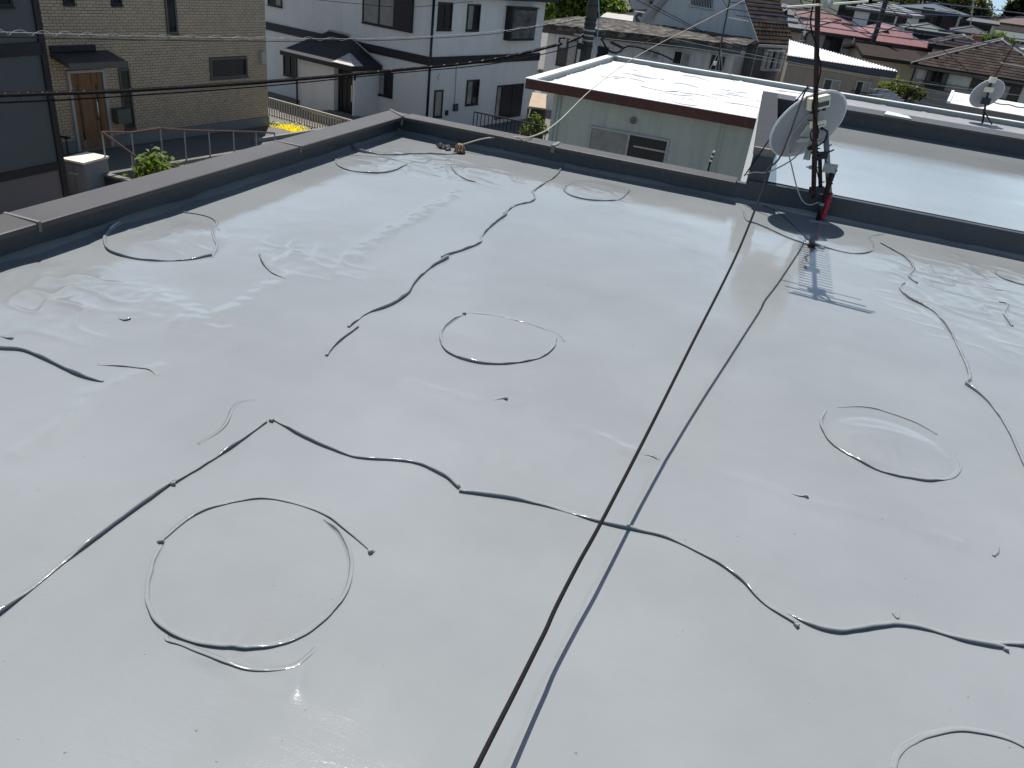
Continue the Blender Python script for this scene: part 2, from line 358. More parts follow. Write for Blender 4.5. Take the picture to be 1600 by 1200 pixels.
ribbon(S,[(1395,958),(1402,966),(1403,957)],.004,.03)
ribbon(S,[(1550,868),(1556,862),(1557,855)],.004,.03)
B='blister_edge'
ribbon(B,[(252,848),(236,880),(229,920),(233,955),(252,982),(290,1002),(340,1014),(390,1016),(440,1009),(490,985),(530,945),(549,905),(550,868),(535,835),(508,811)],.011,.05,taper=(.1,.05))
ribbon(B,[(250,850),(300,808),(350,789),(410,780),(460,788),(505,804),(535,825),(582,865)],.008,.04,face=None,taper=(0,0))
ribbon(B,[(258,995),(262,1003),(285,1010),(330,1030),(380,1046),(430,1048),(465,1040),(495,1014)],.006,.03,taper=(.03,.1))
ribbon(B,[(727,490),(706,500),(690,516),(687,532),(700,552),(740,566),(790,570),(840,562),(864,546),(870,530)],.014,.06,taper=(.1,0))
ribbon(B,[(880,534),(865,520),(820,505),(770,493),(727,490)],.005,.05,face=1,taper=(.2,.1))
ribbon(B,[(1290,641),(1283,652),(1283,668),(1301,694),(1341,720),(1379,738),(1433,750),(1465,751),(1490,746),(1502,731),(1498,712)],.013,.05,taper=(.1,.1))
ribbon(B,[(1465,679),(1427,658),(1375,640),(1341,634),(1307,635)],.006,.04,face=-1,taper=(.02,.2))
ribbon(B,[(200,345),(170,362),(162,380),(178,397),(230,407),(290,407),(332,400)],.017,.07)
ribbon(B,[(330,402),(338,385),(331,366),(337,348),(318,337),(280,332),(235,334),(200,345)],.010,.06,taper=(.1,.1))
ribbon(B,[(536,243),(525,250),(529,261),(552,269),(590,272),(620,267),(636,258)],.016,.06,taper=(.15,0))
ribbon(B,[(628,254),(600,247),(562,244),(536,243)],.006,.05,taper=(.1,.1))
ribbon(B,[(900,285),(882,292),(884,301),(905,310),(935,314),(965,313),(979,305),(984,296)],.014,.06,taper=(.15,0))
ribbon(B,[(1276,384),(1290,388),(1330,397),(1358,395),(1366,390)],.013,.06,taper=(.1,0))
ribbon(B,[(1362,391),(1362,380),(1357,371),(1380,366)],.008,.05,taper=(.05,.1))
ribbon(B,[(1553,422),(1560,433),(1580,441),(1610,448),(1650,450)],.013,.06,taper=(.1,0))
ribbon(B,[(1398,1205),(1412,1175),(1450,1152),(1500,1143),(1560,1152),(1600,1168),(1660,1205)],.006,.04)

# folded ends of the beads: little square tabs standing up
for (px_,py_,a_,l_) in ((252,847,.5,.026),(579,863,-.6,.022),(725,491,.3,.03),(1259,776,-.2,.024),(790,624,.0,.024),(271,757,.6,.022),(1244,977,-.7,.022),(1570,1015,-.15,.022),(424,658,.2,.026)):
    c=onz(px_,py_); z=float(roof_h(c[0],c[1])); d=np.array([math.cos(a_),math.sin(a_),0.]); e_=np.array([-d[1],d[0],0])
    l_*=.72; p=[c+d*l_*sx+e_*.006*sy+np.array([0,0,z+zz]) for sx,sy,zz in ((-.5,-1,-.004),(.5,-1,-.004),(.5,1,-.004),(-.5,1,-.004),(-.3,-1.2,.010),(.5,-1.5,.014),(.5,.6,.013),(-.3,.6,.008))]
    MB().hexa(p).build('seam_tab',COAT,bld)
# little bubbles in the coat, added to make it sparkle in the sun
mb=MB()
for k in range(45):
    px,py=rng.rand()*1600,420+rng.rand()**.7*780
    c=onz(px,py); x,y=c[0],c[1]
    if x<-3.3 or y>6.7 or y<.35: continue
    r=.0016+.0026*rng.rand()**2; z=float(roof_h(x,y)); n=7; V=[]
    for (rr,hh) in ((1.5,-.25),(.95,.25),(.5,.62)):
        for q in range(n): a=2*math.pi*q/n; V.append((x+r*rr*math.cos(a),y+r*rr*math.sin(a),z+r*hh))
    V.append((x,y,z+r*.75)); F=[]
    for ring in range(2):
        for q in range(n): F.append((ring*n+q,ring*n+(q+1)%n,(ring+1)*n+(q+1)%n,(ring+1)*n+q))
    for q in range(n): F.append((2*n+q,2*n+(q+1)%n,3*n))
    mb.add(V,F)
mb.build('sparkle_bubbles',COAT,bld,True,kind='stuff')

# --- neighbouring higher roof level of the same building
def roof2_h(x,y): return .2+.005*vnoise(x,y,.6,1)+.0022*vnoise(x,y,2.5,2)+.003*vnoise(x*.35,y*2.,1.6,3)+.025*np.exp(-np.maximum(11.15-y,0)/.25)
height_sheet('upper_roof_surface',-.15,6.2,7.055,11.17,.06,roof2_h,COAT,bld)
MB().box(-.21,6.2,7.06,11.17,-.3,.19).build('upper_roof_slab',WALLCOAT,bld)
MB().box(-.35,6.2,11.15,11.5,-5.2,.385).build('far_parapet_wall',WALLCOAT,bld)
MB().box(-.37,6.2,11.04,11.56,.387,.42).build('coping_panel',COPING,bld,label='long coping on the far parapet of the upper roof')
pd=np.array([-.045,1,0.])/math.hypot(.045,1)
def pil(y0,y1,dx0,dx1,z0,z1,nm,m_):
    a=lambda y:-.215-.05*(y-7.02)
    return MB().hexa([(a(y0)+dx0,y0,z0),(a(y0)+dx1,y0,z0),(a(y1)+dx1,y1,z0),(a(y1)+dx0,y1,z0),(a(y0)+dx0,y0,z1),(a(y0)+dx1,y0,z1),(a(y1)+dx1,y1,z1),(a(y1)+dx0,y1,z1)]).build(nm,m_,bld)
pil(7.062,11.1,-.004,.165,-5.2,.405,'division_wall',WHITEPAINT)
pil(7.02,7.058,-.004,.165,-.3,.405,'wall_end',WALLCOAT)
pil(7.0,7.06,-.012,.172,.407,.468,'bare_concrete_end',CONC)
pil(7.064,11.1,-.012,.172,.407,.470,'wall_coping',mat('grey coping coat',(.040,.043,.050),.85,.1,3,.1,60,spec=.15))
pil(7.10,11.1,.168,.171,.2,.40,'wall_inner_coat',WALLCOAT)
# white loose flashing sheet on the far coping
fl_=[ony(x,y,11.3) for x,y in ((1383,172),(1400,171),(1425,177),(1438,183))]
MB().hexa([(1.06,11.12,.424),(1.38,11.10,.424),(1.36,11.36,.424),(1.10,11.34,.424),(1.06,11.12,.436),(1.38,11.10,.433),(1.36,11.36,.433),(1.10,11.34,.452)]).build('flashing_sheet',mat('pale sheet metal',(.6,.62,.62),.4,.06,6),bld,label='pale loose flashing sheet lying on the far coping')
MB().hexa([(-.02,11.10,.424),(.30,11.08,.424),(.30,11.32,.424),(.0,11.33,.424),(-.02,11.10,.44),(.30,11.08,.432),(.30,11.32,.432),(.0,11.33,.445)]).build('flashing_sheet',MATS['pale sheet metal'],bld)

# drain strainer and debris
c=onz(718,239); st=thing('drain_strainer',(c[0],c[1],0),'small rusty domed drain strainer by the far left roof corner','drain strainer')
mb=MB()
for k in range(10):
    a=k*math.pi/5; mb.tube([c+np.array([.045*math.cos(a),.045*math.sin(a),.0]),c+np.array([.042*math.cos(a),.042*math.sin(a),.05]),c+np.array([.022*math.cos(a),.022*math.sin(a),.075]),c+np.array([0,0,.08])],.007,5)
mb.build('cage',mat('rusty brass',(.26,.17,.09),.6,.3,40),st)
MB().tube([c,c+np.array([0,0,.012])],.055,14).build('base_ring',RUST,st)
c=onz(694,233); mb=MB()
for k in range(15):
    a=rng.rand()*6.28; r=rng.rand()*.5; p=c+np.array([(rng.rand()-.5)*.13,(rng.rand()-.5)*.05,rng.rand()*.02+.006])
    d=rng.randn(3); mb.obox(p,d,np.cross(d,[.3,.2,.9]),np.cross(d,np.cross(d,[.3,.2,.9])),.042,.024,.018)
o=mb.build('debris_clump',mat('dark debris',(.05,.048,.045),.8,.4,40)); tag(o,'dark clump of debris lying beside the rusty drain strainer','debris')

# ---------------------------------------------------------------- antenna mast
MY=6.86
def mp(x,y,Y=MY): return ony(x,y,Y)
mbase=onz(1281,347); mast=thing('antenna_mast',(mbase[0],mbase[1],0),'rusty leaning antenna mast with a red taped foot','antenna mast')
p0=mp(1271,309,6.84); p1=mp(1278,0,6.42); md=(p1-p0)/np.linalg.norm(p1-p0); mtop=p0+md*1.72
MB().tube([p0,p0+md*.8,mtop],.0185,12).build('mast_pipe',RUST,mast,True)
MB().tube([p0+md*.76,p0+md*.80],.0215,12).build('pipe_joint',RUST,mast,True)
MB().tube([mp(1281,243,6.88),mp(1282,300,6.88)],.0165,10).build('support_pipe',RUST,mast,True)
MB().tube([mp(1290,204,6.90),mp(1293,255,6.90),mp(1296,308,6.90)],.022,12).build('grey_pipe',GALV,mast,True,label='short grey galvanised pipe')
MB().tube([mp(1296,302,6.90),mp(1291,322,6.90),mp(1285,337,6.90),onz(1283,346)],[.025,.027,.027,.021],10).build('red_taped_foot',REDTAPE,mast,True)
MB().tube([mp(1301,270,6.86),mp(1296,285,6.86),mp(1288,309,6.86)],[.024,.022,.019],8).build('brace',RUST,mast,True)
MB().tube([mp(1288,309,6.86),onz(1277,346)],.0185,8).build('brace',BLACKST,mast,True)
MB().tube([mp(1284.5,317,6.85),mp(1282.5,321.5,6.85)],.0215,10).build('pipe_band',GALV,mast,True)
X=np.array([1,0,0.]);Y_=np.array([0,1,0.]);Z=np.array([0,0,1.])
MB().obox(mp(1297,263,6.85),X+.05*Z,Y_,Z-.05*X,.108,.012,.072).obox(mp(1306,266,6.87),X,Y_,Z,.006,.05,.072).build('bracket_plate',GALV,mast)
for (x,y) in ((1281,243),(1276,297)):
    c=mp(x,y,6.85); MB().obox(c,X+.35*Y_+.2*Z,Y_-.35*X,Z-.15*X,.11,.045,.05).obox(c+np.array([-.03,-.03,.0]),X,Y_,Z,.025,.03,.07).build('clamp',BLACKST,mast)
MB().tube([mp(1276,246,6.80),mp(1303,234,6.9)],.006,6).tube([mp(1270,252,6.80),mp(1290,246,6.9)],.006,6).build('bolt',BLACKST,mast)
for (x0,y0,x1,y1) in ((1293,290,1301,287),(1294,302,1301,302),(1296,228,1299,226),(1284,285,1288,284),(1303,268,1308,267)):
    MB().tube([mp(x0,y0,6.88),mp(x1,y1,6.82)],.005,6).build('bolt',BLACKST,mast)
MB().obox(onz(1279,346)+np.array([0,0,.008]),X,Y_,Z,.16,.11,.012).build('base_plate',COAT,mast)
# a stay anchor with a bright shackle on the roof
c=onz(1267,387); sa=thing('stay_anchor',(c[0],c[1],0),'rusty wire stay anchor with a bright clip on the roof below the mast','anchor')
MB().obox(c+np.array([0,0,.015]),X,Y_,Z,.05,.04,.03).build('anchor_block',RUST,sa)
MB().obox(onz(1280,387)+np.array([0,0,.02]),X+.4*Y_*-1,Y_+.4*X,Z+.3*X,.07,.03,.022).build('clip',ALU,sa)
# dish
dc=np.array(ony(1262,195,6.96)); dn=np.array([-.59,.69,.48]); dn/=np.linalg.norm(dn)
def make_dish(root,dc,dn,R_,matl,seg=40):
    du=np.cross(dn,[0,0,1]); du/=np.linalg.norm(du); dv=np.cross(du,dn)
    V=[];F=[]; rings=9
    for side,off in ((0,0.),(1,-.006*R_/.34)):
        for i in range(rings+1):
            r=R_*i/rings; z=-.16*R_*(1-(i/rings)**2)
            for k in range(seg):
                a=2*math.pi*k/seg; V.append(dc+du*r*math.cos(a)+dv*r*1.06*math.sin(a)+dn*(z+off))
    n=(rings+1)*seg
    for s in (0,1):
        for i in range(rings):
            for k in range(seg):
                q=(s*n+i*seg+k,s*n+i*seg+(k+1)%seg,s*n+(i+1)*seg+(k+1)%seg,s*n+(i+1)*seg+k); F.append(q if s==0 else q[::-1])
    MB().add(V,F).build('reflector',matl,root,True)
    rim=[dc+du*R_*math.cos(a)+dv*R_*1.06*math.sin(a) for a in np.linspace(0,2*math.pi,seg+1)]
    MB().tube(rim,.011*R_/.34,6,False).build('rim',mat('sun toned dish rim',(.62,.63,.64),.4,.05,10),root,True)  # rim paler than the dish, its sunlit edge put into the colour
    return du,dv
dish=thing('satellite_dish',(dc[0],dc[1],dc[2]-.3),'large pale satellite dish seen from behind, clamped to the leaning mast','satellite dish')
du,dv=make_dish(dish,dc,dn,.305,DISH)
WB=mat('white bracket',(.55,.55,.53),.5,.1,20)
bc=dc-dn*.075
p=mp(1264,232,6.92)
MB().obox(p,X+.3*Y_,Y_,Z-.1*X,.05,.06,.17).build('mount_bracket',WB,dish)
MB().obox(p+np.array([.015,-.035,-.0]),X,Y_,Z,.006,.03,.17).obox(p+np.array([-.02,-.035,-.0]),X,Y_,Z,.006,.03,.17).build('bracket_flange',WB,dish)
MB().tube([bc,p+np.array([0,.02,.03])],.018,8).obox(dc-dn*.068,du,dv,dn,.14,.11,.02).build('back_plate',WB,dish)
MB().obox(mp(1253,219,6.95),X+.2*Z,Y_,Z-.2*X,.085,.02,.03).build('arm_plate',WB,dish)
MB().tube([p+np.array([.0,-.01,.0]),mp(1274,228,6.84)],.02,8).build('mast_clamp',BLACKST,dish)
arm0=dc-dv*.30; lnb=np.array([.015,7.22,.70])
MB().tube([p,arm0-dn*.01,lnb],.010,8).build('feed_arm',WB,dish,True)
MB().tube([lnb-dn*.05+dv*.03,lnb+dn*.01+dv*.03,lnb+dn*.06],[.032,.026,.02],10).build('feed_head',WB,dish,True)
# amplifier boxes
ya=math.radians(38); bx=np.array([math.cos(ya)*.96,math.sin(ya)*.96,.26]); by=np.array([-math.sin(ya),math.cos(ya),-.0]); bz=np.cross(bx,by)
def amp(px,py,Y,w_,h_,d_,label,panel,nm='amplifier_box'):
    c=ony(px,py,Y); r=thing(nm,(c[0],c[1],c[2]-h_/2),label,'amplifier','cream amplifier boxes on the mast')
    a=bx/np.linalg.norm(bx); b=np.array(by); d=np.cross(a,b)
    # chamfered body
    V=[];prof=[(-.5,-.5),(-.5,.36),(-.40,.5),(.5,.5),(.5,-.5)]
    for s in (-.5,.5):
        for (q,zz) in prof: V.append(c+a*w_*s+b*d_*q+d*h_*zz)
    n=5; F=[(i,(i+1)%n,n+(i+1)%n,n+i)[::-1] for i in range(n)]+[tuple(range(n)),tuple(range(2*n-1,n-1,-1))]
    MB().add(V,F).build('case',CREAM,r)
    if panel: MB().obox(c-b*(d_/2+.001)-d*h_*.14+a*w_*.02,a,b,d,w_*.82,.006,h_*.40).build('label_panel',DARKPLASTIC,r)
    else: MB().obox(c-b*(d_/2+.001)-d*h_*.18,a,b,d,w_*.72,.005,h_*.07).build('slot',DARKPLASTIC,r)
    for s in (-.33,.33): MB().tube([c+a*w_*s-d*h_*.48,c+a*w_*s-d*(h_*.5+.028)],.012,8).build('connector',BLACKST,r)
    MB().obox(c+b*(d_/2+.018),a,b,d,.05,.036,h_*.6).build('clamp',BLACKST,r)
    return c
bc1=amp(1279,160,6.72,.168,.088,.055,'upper, larger cream amplifier box with a dark label, on the rusty mast',True)
bc2=amp(1278,193,6.74,.115,.050,.05,'lower, smaller cream amplifier box just above the grey pipe',False)
gbx=thing('junction_box',mp(1283,213,6.83),'small grey weathered box beside the top of the grey pipe','junction box')
MB().obox(mp(1283,213,6.83),X+.2*Y_,Y_-.2*X,Z,.05,.05,.085).build('case',GALV,gbx)
MB().obox(mp(1283,204,6.83),X+.2*Y_,Y_-.2*X,Z,.054,.054,.008).build('lid',GALV,gbx)
# yagi on top of the mast (mostly above the frame, its shadow lies on the roof)
yg=thing('yagi_antenna',mtop,'television antenna on top of the rusty mast, with pale reflector rods','antenna')
ex=np.array([1,0,.19])/math.hypot(1,.19)
bz0=mtop+np.array([.03,-.62,.0]); bz1=mtop+np.array([.0,.60,.0])
MB().obox((bz0+bz1)/2,bz1-bz0,ex,np.cross(bz1-bz0,ex),1.24,.028,.028).build('boom',ALU,yg)
for k in range(20):
    q=bz1-(bz1-bz0)*(k*.046+.01); MB().tube([q-ex*.105+Z*.018,q+ex*.105+Z*.018],.0075,6).build('director',ALU,yg)
IV=mat('ivory rods',(.66,.63,.5),.4,.06,20)
rl,rr=ony(1230,11,5.86),ony(1357,2,5.86); rm=ony(1294,7,5.86); rd=(rr-rl)/np.linalg.norm(rr-rl)
MB().tube([rl,ony(1286,7,5.86)],.0062,8).build('reflector_rod',IV,yg)
MB().tube([ony(1302,6.3,5.86),rr],.0062,8).build('reflector_rod',IV,yg)
MB().obox(rm,rd,Y_,np.cross(rd,Y_),.055,.02,.035).build('rod_clamp',GALV,yg)
for dz,dy in ((.12,-.05),(.24,-.10),(.34,-.04),(.43,.03)):
    q=rm+np.array([-.27*dz*.4,dy,dz]); MB().tube([q-rd*.235,q+rd*.235],.0085,8).build('reflector_rod',IV,yg)
MB().tube([rm,rm+np.array([.0,-.10,.24]),rm+np.array([-.04,.03,.43])],.009,6).tube([rm+np.array([.0,-.10,.24]),bz0+np.array([0,.1,0])],.012,6).build('reflector_frame',ALU,yg)
MB().obox(mtop+np.array([0,-.03,0]),X,Y_,Z,.09,.07,.06).build('boom_clamp',GALV,yg)
MB().obox(bz0+np.array([0,.16,.02]),ex,Y_,Z,.10,.06,.05).build('feed_box',BLACKST,yg)
# cables
def cable(name,pts,r,m_,label,cat='cable',k=6,n=7,group=None):
    P=catmull(pts,k); o=MB().tube(P,r,n).build(name,m_,None,True); tag(o,label,cat,group); return o
cable('overhead_cable',[tuple(onz(690,1310,.19))]+[tuple(onz(*q)) for q in ((744,1200,.168),(783,1123,.159),(807,1076,.154),(839,1012,.149),(853,984,.148),(870,946,.150),(904,880,.162),(940,815,.173),(1010,680,.199),(1080,540,.281),(1150,400,.428),(1190,300,.61),(1200,265,.69),(1222,239,.727),(1255,150,.984))]+[tuple(ony(1264,137,6.70))],.006,RUBBER,'long black antenna cable running from the mast toward the viewer above the roof',k=10)
cable('stay_wire',[ony(1163,275,7.0),ony(1205,214,6.95),ony(1240,163,6.92),ony(1263,134,6.75)],.0055,RUBBER,'black wire stretched from the parapet end up behind the dish to the mast','wire')
cable('coax_cable',[ony(1167,273,7.02),ony(1178,269,6.98),ony(1198,269,6.95),ony(1222,259,6.93),ony(1243,245,6.9),ony(1258,226,6.88),ony(1272,222,6.82),ony(1278,212,6.8)],.006,GREYCABLE,'pale coaxial cable looping from the dish bracket to the parapet end')
cable('coax_cable',[ony(1271,177,6.78),ony(1262,181,6.8),ony(1248,196,6.82),ony(1236,212,6.84),ony(1231,232,6.84),ony(1237,260,6.82),ony(1246,296,6.80),ony(1255,315,6.80),ony(1266,320,6.8),ony(1279,316,6.82)],.0055,GREYCABLE,'grey coaxial cable hanging in a long loop below the dish')
cable('coax_cable',[ony(1266,163,6.72),ony(1262,152,6.72),ony(1263,166,6.74),ony(1266,170,6.76),ony(1270,166,6.76),ony(1270,158,6.76)],.006,RUBBER,'short black cable loop under the upper amplifier box')
cable('coax_cable',[ony(1289,157,6.72),ony(1284,167,6.74),ony(1281,176,6.76),ony(1276,183,6.78)],.004,GREYCABLE,'thin grey cable between the two cream amplifier boxes')
cable('coax_cable',[ony(1271,203,6.75),ony(1266,212,6.78),ony(1266,220,6.8),ony(1273,224,6.8),ony(1279,215,6.78),ony(1278,205,6.76)],.006,GREYCABLE,'pale cable loop hanging below the lower amplifier box')
cable('coax_cable',[ony(1283,199,6.74),ony(1292,206,6.74),ony(1290,218,6.76),ony(1281,226,6.78),ony(1272,232,6.80),ony(1268,240,6.82)],.0055,RUBBER,'black cable curling round the front of the grey pipe')
cable('coax_cable',[ony(1274,200,6.76),ony(1267,207,6.76),ony(1268,219,6.78),ony(1276,222,6.78),ony(1277,236,6.80),ony(1276,262,6.80),ony(1280,282,6.82)],.005,RUBBER,'thin black cable running down between the two rusty pipes')
for k,(px_,py_,L_) in enumerate(((1274,172,.05),(1273,189,.055),(1271,232,.05),(1270,262,.045))):
    c=ony(px_,py_,6.79); MB().obox(c,X+.25*Y_,Y_,Z,.062,.05,.022).build('tape_band',[BLACKST,GALV][k%2],mast)
    MB().tube([c+[-.05,-.02,.0],c+[.05,.02,.005]],.005,5).build('bolt',RUST,mast)
pp=[p0+md*t for t in (.52,.6,.75,.9,1.05,1.2,1.35,1.5,1.66)]
offs=[.02,.022,-.02,.004,.03,.0,-.045,-.03,.0]
cable('mast_cable',[p_+np.array([o_,-.021,0]) for p_,o_ in zip(pp,offs)],.0055,RUBBER,'black cable wound loosely round the upper mast',k=8)
cable('stay_wire',[onz(1185,318),onz(1215,345)+np.array([0,0,.06]),onz(1267,386)+np.array([0,0,.03])],.003,RUBBER,'thin dark stay wire lying toward the roof anchor','wire')
# beige wire from the drain across the far parapet and up to the street poles
cable('beige_wire',[onz(722,236)+np.array([0,0,.06]),ony(760,216,6.88),ony(800,214,6.98),ony(832,213,7.08),ony(872,190,9.),ony(930,135,12.5),ony(1000,85,16.),ony(1085,40,20.),ony(1175,-6,24.)],.006,BEIGECABLE,'thin beige wire rising from the roof drain across the parapet','wire',k=10)
# ================================================================ THE NEIGHBOURHOOD
GZ=-5.25
asph=mat('street asphalt',(.15,.145,.135),.9,.2,1.5,.3,40,stain=(.09,.088,.08),stain_amt=.6,stain_scale=.6)
gm=MB(); gm.add([(-2500,-300,GZ),(2500,-300,GZ),(2500,4500,GZ),(-2500,4500,GZ)],[(0,1,2,3)])
tag(gm.build('ground',asph),kind='structure')

class Facade:
    """a vertical plane: O a point on it, u along it to the right, n out of it toward the street"""
    def __init__(s,O,ang,name=None):
        a=math.radians(ang); s.O=np.array(O,float); s.u=np.array([math.cos(a),math.sin(a),0]); s.n=np.array([math.sin(a),-math.cos(a),0]); s.z=np.array([0,0,1.])
    def hit(s,x,y):
        d=ray(x,y); t=((s.O-EYE)@s.n)/(d@s.n); p=EYE+d*t; return float((p-s.O)@s.u),float(p[2])
    def rect(s,pts):
        h=[s.hit(*p) for p in pts]; ss=sorted(q[0] for q in h); zz=sorted(q[1] for q in h); k=len(h)//2
        return sum(ss[:k])/k,sum(ss[k:])/(len(ss)-k),sum(zz[:k])/k,sum(zz[k:])/(len(zz)-k)
    def P(s,a,d,z): return s.O*[1,1,0]+s.u*a+s.n*d+s.z*z
    def box(s,mb,a0,a1,d0,d1,z0,z1):
        return mb.hexa([s.P(a0,d1,z0),s.P(a1,d1,z0),s.P(a1,d0,z0),s.P(a0,d0,z0),s.P(a0,d1,z1),s.P(a1,d1,z1),s.P(a1,d0,z1),s.P(a0,d0,z1)])
def q4(x0,y0,x1,y1,sk=0): return [(x0,y0),(x1,y0+sk),(x1,y1+sk),(x0,y1)]
def window(F,r,root,frame=BLACKFRAME,panes=2,t=.05,glass=GLASS,d=0.,proud=.05,mull=True,name='window',label=None,mix=None):
    a0,a1,z0,z1=r; mb=MB()
    F.box(mb,a0,a1,d,d+proud,z0,z0+t); F.box(mb,a0,a1,d,d+proud,z1-t,z1)
    F.box(mb,a0,a0+t,d,d+proud,z0+t,z1-t); F.box(mb,a1-t,a1,d,d+proud,z0+t,z1-t)
    for k in range(1,panes):
        c=a0+(a1-a0)*k/panes; F.box(mb,c-t*.5,c+t*.5,d,d+proud*.9,z0+t,z1-t)
    F.box(mb,a0-.02,a1+.02,d,d+proud+.03,z0-.035,z0-.002)
    f=mb.build(name,frame,root,label=label)
    for k in range(panes):
        b0=a0+(a1-a0)*k/panes+t*.5; b1=a0+(a1-a0)*(k+1)/panes-t*.5
        g=glass if not mix else mix[k%len(mix)]
        F.box(MB(),b0,b1,d+.003,d+.018-.004*(k%2),z0+t*.5,z1-t*.5).build('pane',g,f)
    return f
def inpoly(p,poly):
    c=False; n=len(poly)
    for i in range(n):
        (x0,y0),(x1,y1)=poly[i],poly[i-1]
        if (y0>p[1])!=(y1>p[1]) and p[0]<(x1-x0)*(p[1]-y0)/(y1-y0)+x0: c=not c
    return c
def tiles_on(poly,row,tw,th,mat_,root,name='roof_tiles',lift=.01,curve=False):
    """lapped tiles over a planar roof polygon given eave edge first (poly[0]->poly[1])"""
    P=[np.array(p,float) for p in poly]; e=P[1]-P[0]; L=np.linalg.norm(e); e/=L
    nn=np.cross(e,P[2]-P[0]); nn/=np.linalg.norm(nn)
    if nn[2]<0: nn=-nn
    f=np.cross(nn,e); 
    if f[2]<0: f=-f
    Q=[((p-P[0])@e,(p-P[0])@f) for p in P]; x0=min(q[0] for q in Q);x1=max(q[0] for q in Q);h=max(q[1] for q in Q)
    mb=MB(); r=0; y=0.
    while y<h:
        x=x0-(tw/2 if r%2 else 0)
        while x<x1:
            a,b=max(x,x0)+.004,min(x+tw,x1)-.004
            if b>a and inpoly(((a+b)/2,y+row*.45),Q):
                k=lift+rng.rand()*.006
                pp=lambda X_,Y_,hh: P[0]+e*X_+f*Y_+nn*hh
                y2=min(y+row*1.12,h)
                mb.hexa([pp(a,y,k),pp(b,y,k),pp(b,y2,.001),pp(a,y2,.001),pp(a,y,k+th),pp(b,y,k+th),pp(b,y2,.003+th*.25),pp(a,y2,.003+th*.25)])
            x+=tw
        y+=row; r+=1
    return mb.build(name,mat_,root,kind='stuff') if mb.v else None
def hip_house(name,label,F,s0,s1,depth,zeave,rise,wallm,roofm,over=.45,kind='hip',wins=(),frame=BLACKFRAME,tiles=None,inset=None,group='houses of the neighbourhood',z0=GZ,ridge='u',fascia=None,cat='house',eave_th=.14):
    c=F.P((s0+s1)/2,-depth/2,z0); root=thing(name,c,label,cat,group)
    F.box(MB(),s0,s1,-depth,0,z0,zeave-.03).build('wall',wallm,root)
    a0,a1,d0,d1=s0-over,s1+over,-depth-over,over
    W_,D_=a1-a0,d1-d0; ze=zeave; zr=zeave+rise
    A=[F.P(a0,d1,ze),F.P(a1,d1,ze),F.P(a1,d0,ze),F.P(a0,d0,ze)]
    if kind=='hip':
        if W_>=D_: i=(D_/2) if inset is None else inset; R0,R1=F.P(a0+i,(d0+d1)/2,zr),F.P(a1-i,(d0+d1)/2,zr); top=[(A[0],A[1],R1,R0),(A[1],A[2],R1),(A[2],A[3],R0,R1),(A[3],A[0],R0)]
        else: i=(W_/2) if inset is None else inset; R0,R1=F.P((a0+a1)/2,d1-i,zr),F.P((a0+a1)/2,d0+i,zr); top=[(A[0],A[1],R0),(A[1],A[2],R1,R0),(A[2],A[3],R1),(A[3],A[0],R0,R1)]
    elif kind=='gable_u':   # ridge along u
        R0,R1=F.P(a0,(d0+d1)/2,zr),F.P(a1,(d0+d1)/2,zr); top=[(A[0],A[1],R1,R0),(A[2],A[3],R0,R1)]
        g=MB()
        for s_ in (s0,s1):
            g.add([F.P(s_,-.02,ze-.03),F.P(s_,-depth+.02,ze-.03),F.P(s_,-depth/2,zr-.1)],[(0,1,2)])
        g.build('gable',wallm,root)
    else:                   # ridge away from the street
        R0,R1=F.P((a0+a1)/2,d1,zr),F.P((a0+a1)/2,d0,zr); top=[(A[1],A[2],R1,R0),(A[3],A[0],R0,R1)]
        g=MB(); F_=F
        for d_ in (0,-depth): g.add([F.P(s0,d_,ze-.03),F.P(s1,d_,ze-.03),F.P((s0+s1)/2,d_,zr-.1)],[(0,1,2)])
        g.build('gable',wallm,root)
    mb=MB()
    for poly in top:
        n=len(poly); up=np.array([0,0,.05]); dn_=np.array([0,0,-eave_th])
        mb.add([p+up for p in poly]+[p+dn_ for p in poly],[tuple(range(n)),tuple(range(2*n-1,n-1,-1))]+[(i,n+i,n+(i+1)%n,(i+1)%n) for i in range(n)])
    rf=mb.build('roof',roofm,root)
    gb=MB(); F.box(gb,a0,a1,d1-.02,d1+.07,ze-.11,ze-.005); gb.build('gutter',fascia or BLACKFRAME,root)
    if tiles:
        row,tw,th,tm=tiles
        for poly in top:
            cen=sum(poly)/len(poly); nn=np.cross(poly[1]-poly[0],poly[2]-poly[0]); nn=nn if nn[2]>0 else -nn
            if (EYE-cen)@nn>0 or nn[2]>.5:
                if (EYE-cen)@nn>-1: tiles_on([p+np.array([0,0,.05]) for p in poly],row,tw,th,tm,rf)
    # ridge and hip caps
    cp=MB()
    cp.tube([R0+[0,0,.07],R1+[0,0,.07]],.07,6)
    if kind=='hip':
        for a_,r_ in ((A[0],R0),(A[1],R1 if W_>=D_ else R0),(A[3],R0 if W_>=D_ else R1),(A[2],R1)): cp.tube([a_+[0,0,.05],r_+[0,0,.07]],.06,6)
    cp.build('ridge_cap',roofm if tiles is None else mat('ridge cap '+name,tuple(q*.9 for q in RC.get(name,(.2,.19,.18))),.7,.2,5),rf)
    for wn in wins:
        window(F,wn[:4],root,frame,wn[4] if len(wn)>4 else 2,.05)
    return root,top,A
RC={'tiled_house':(.22,.21,.20)}

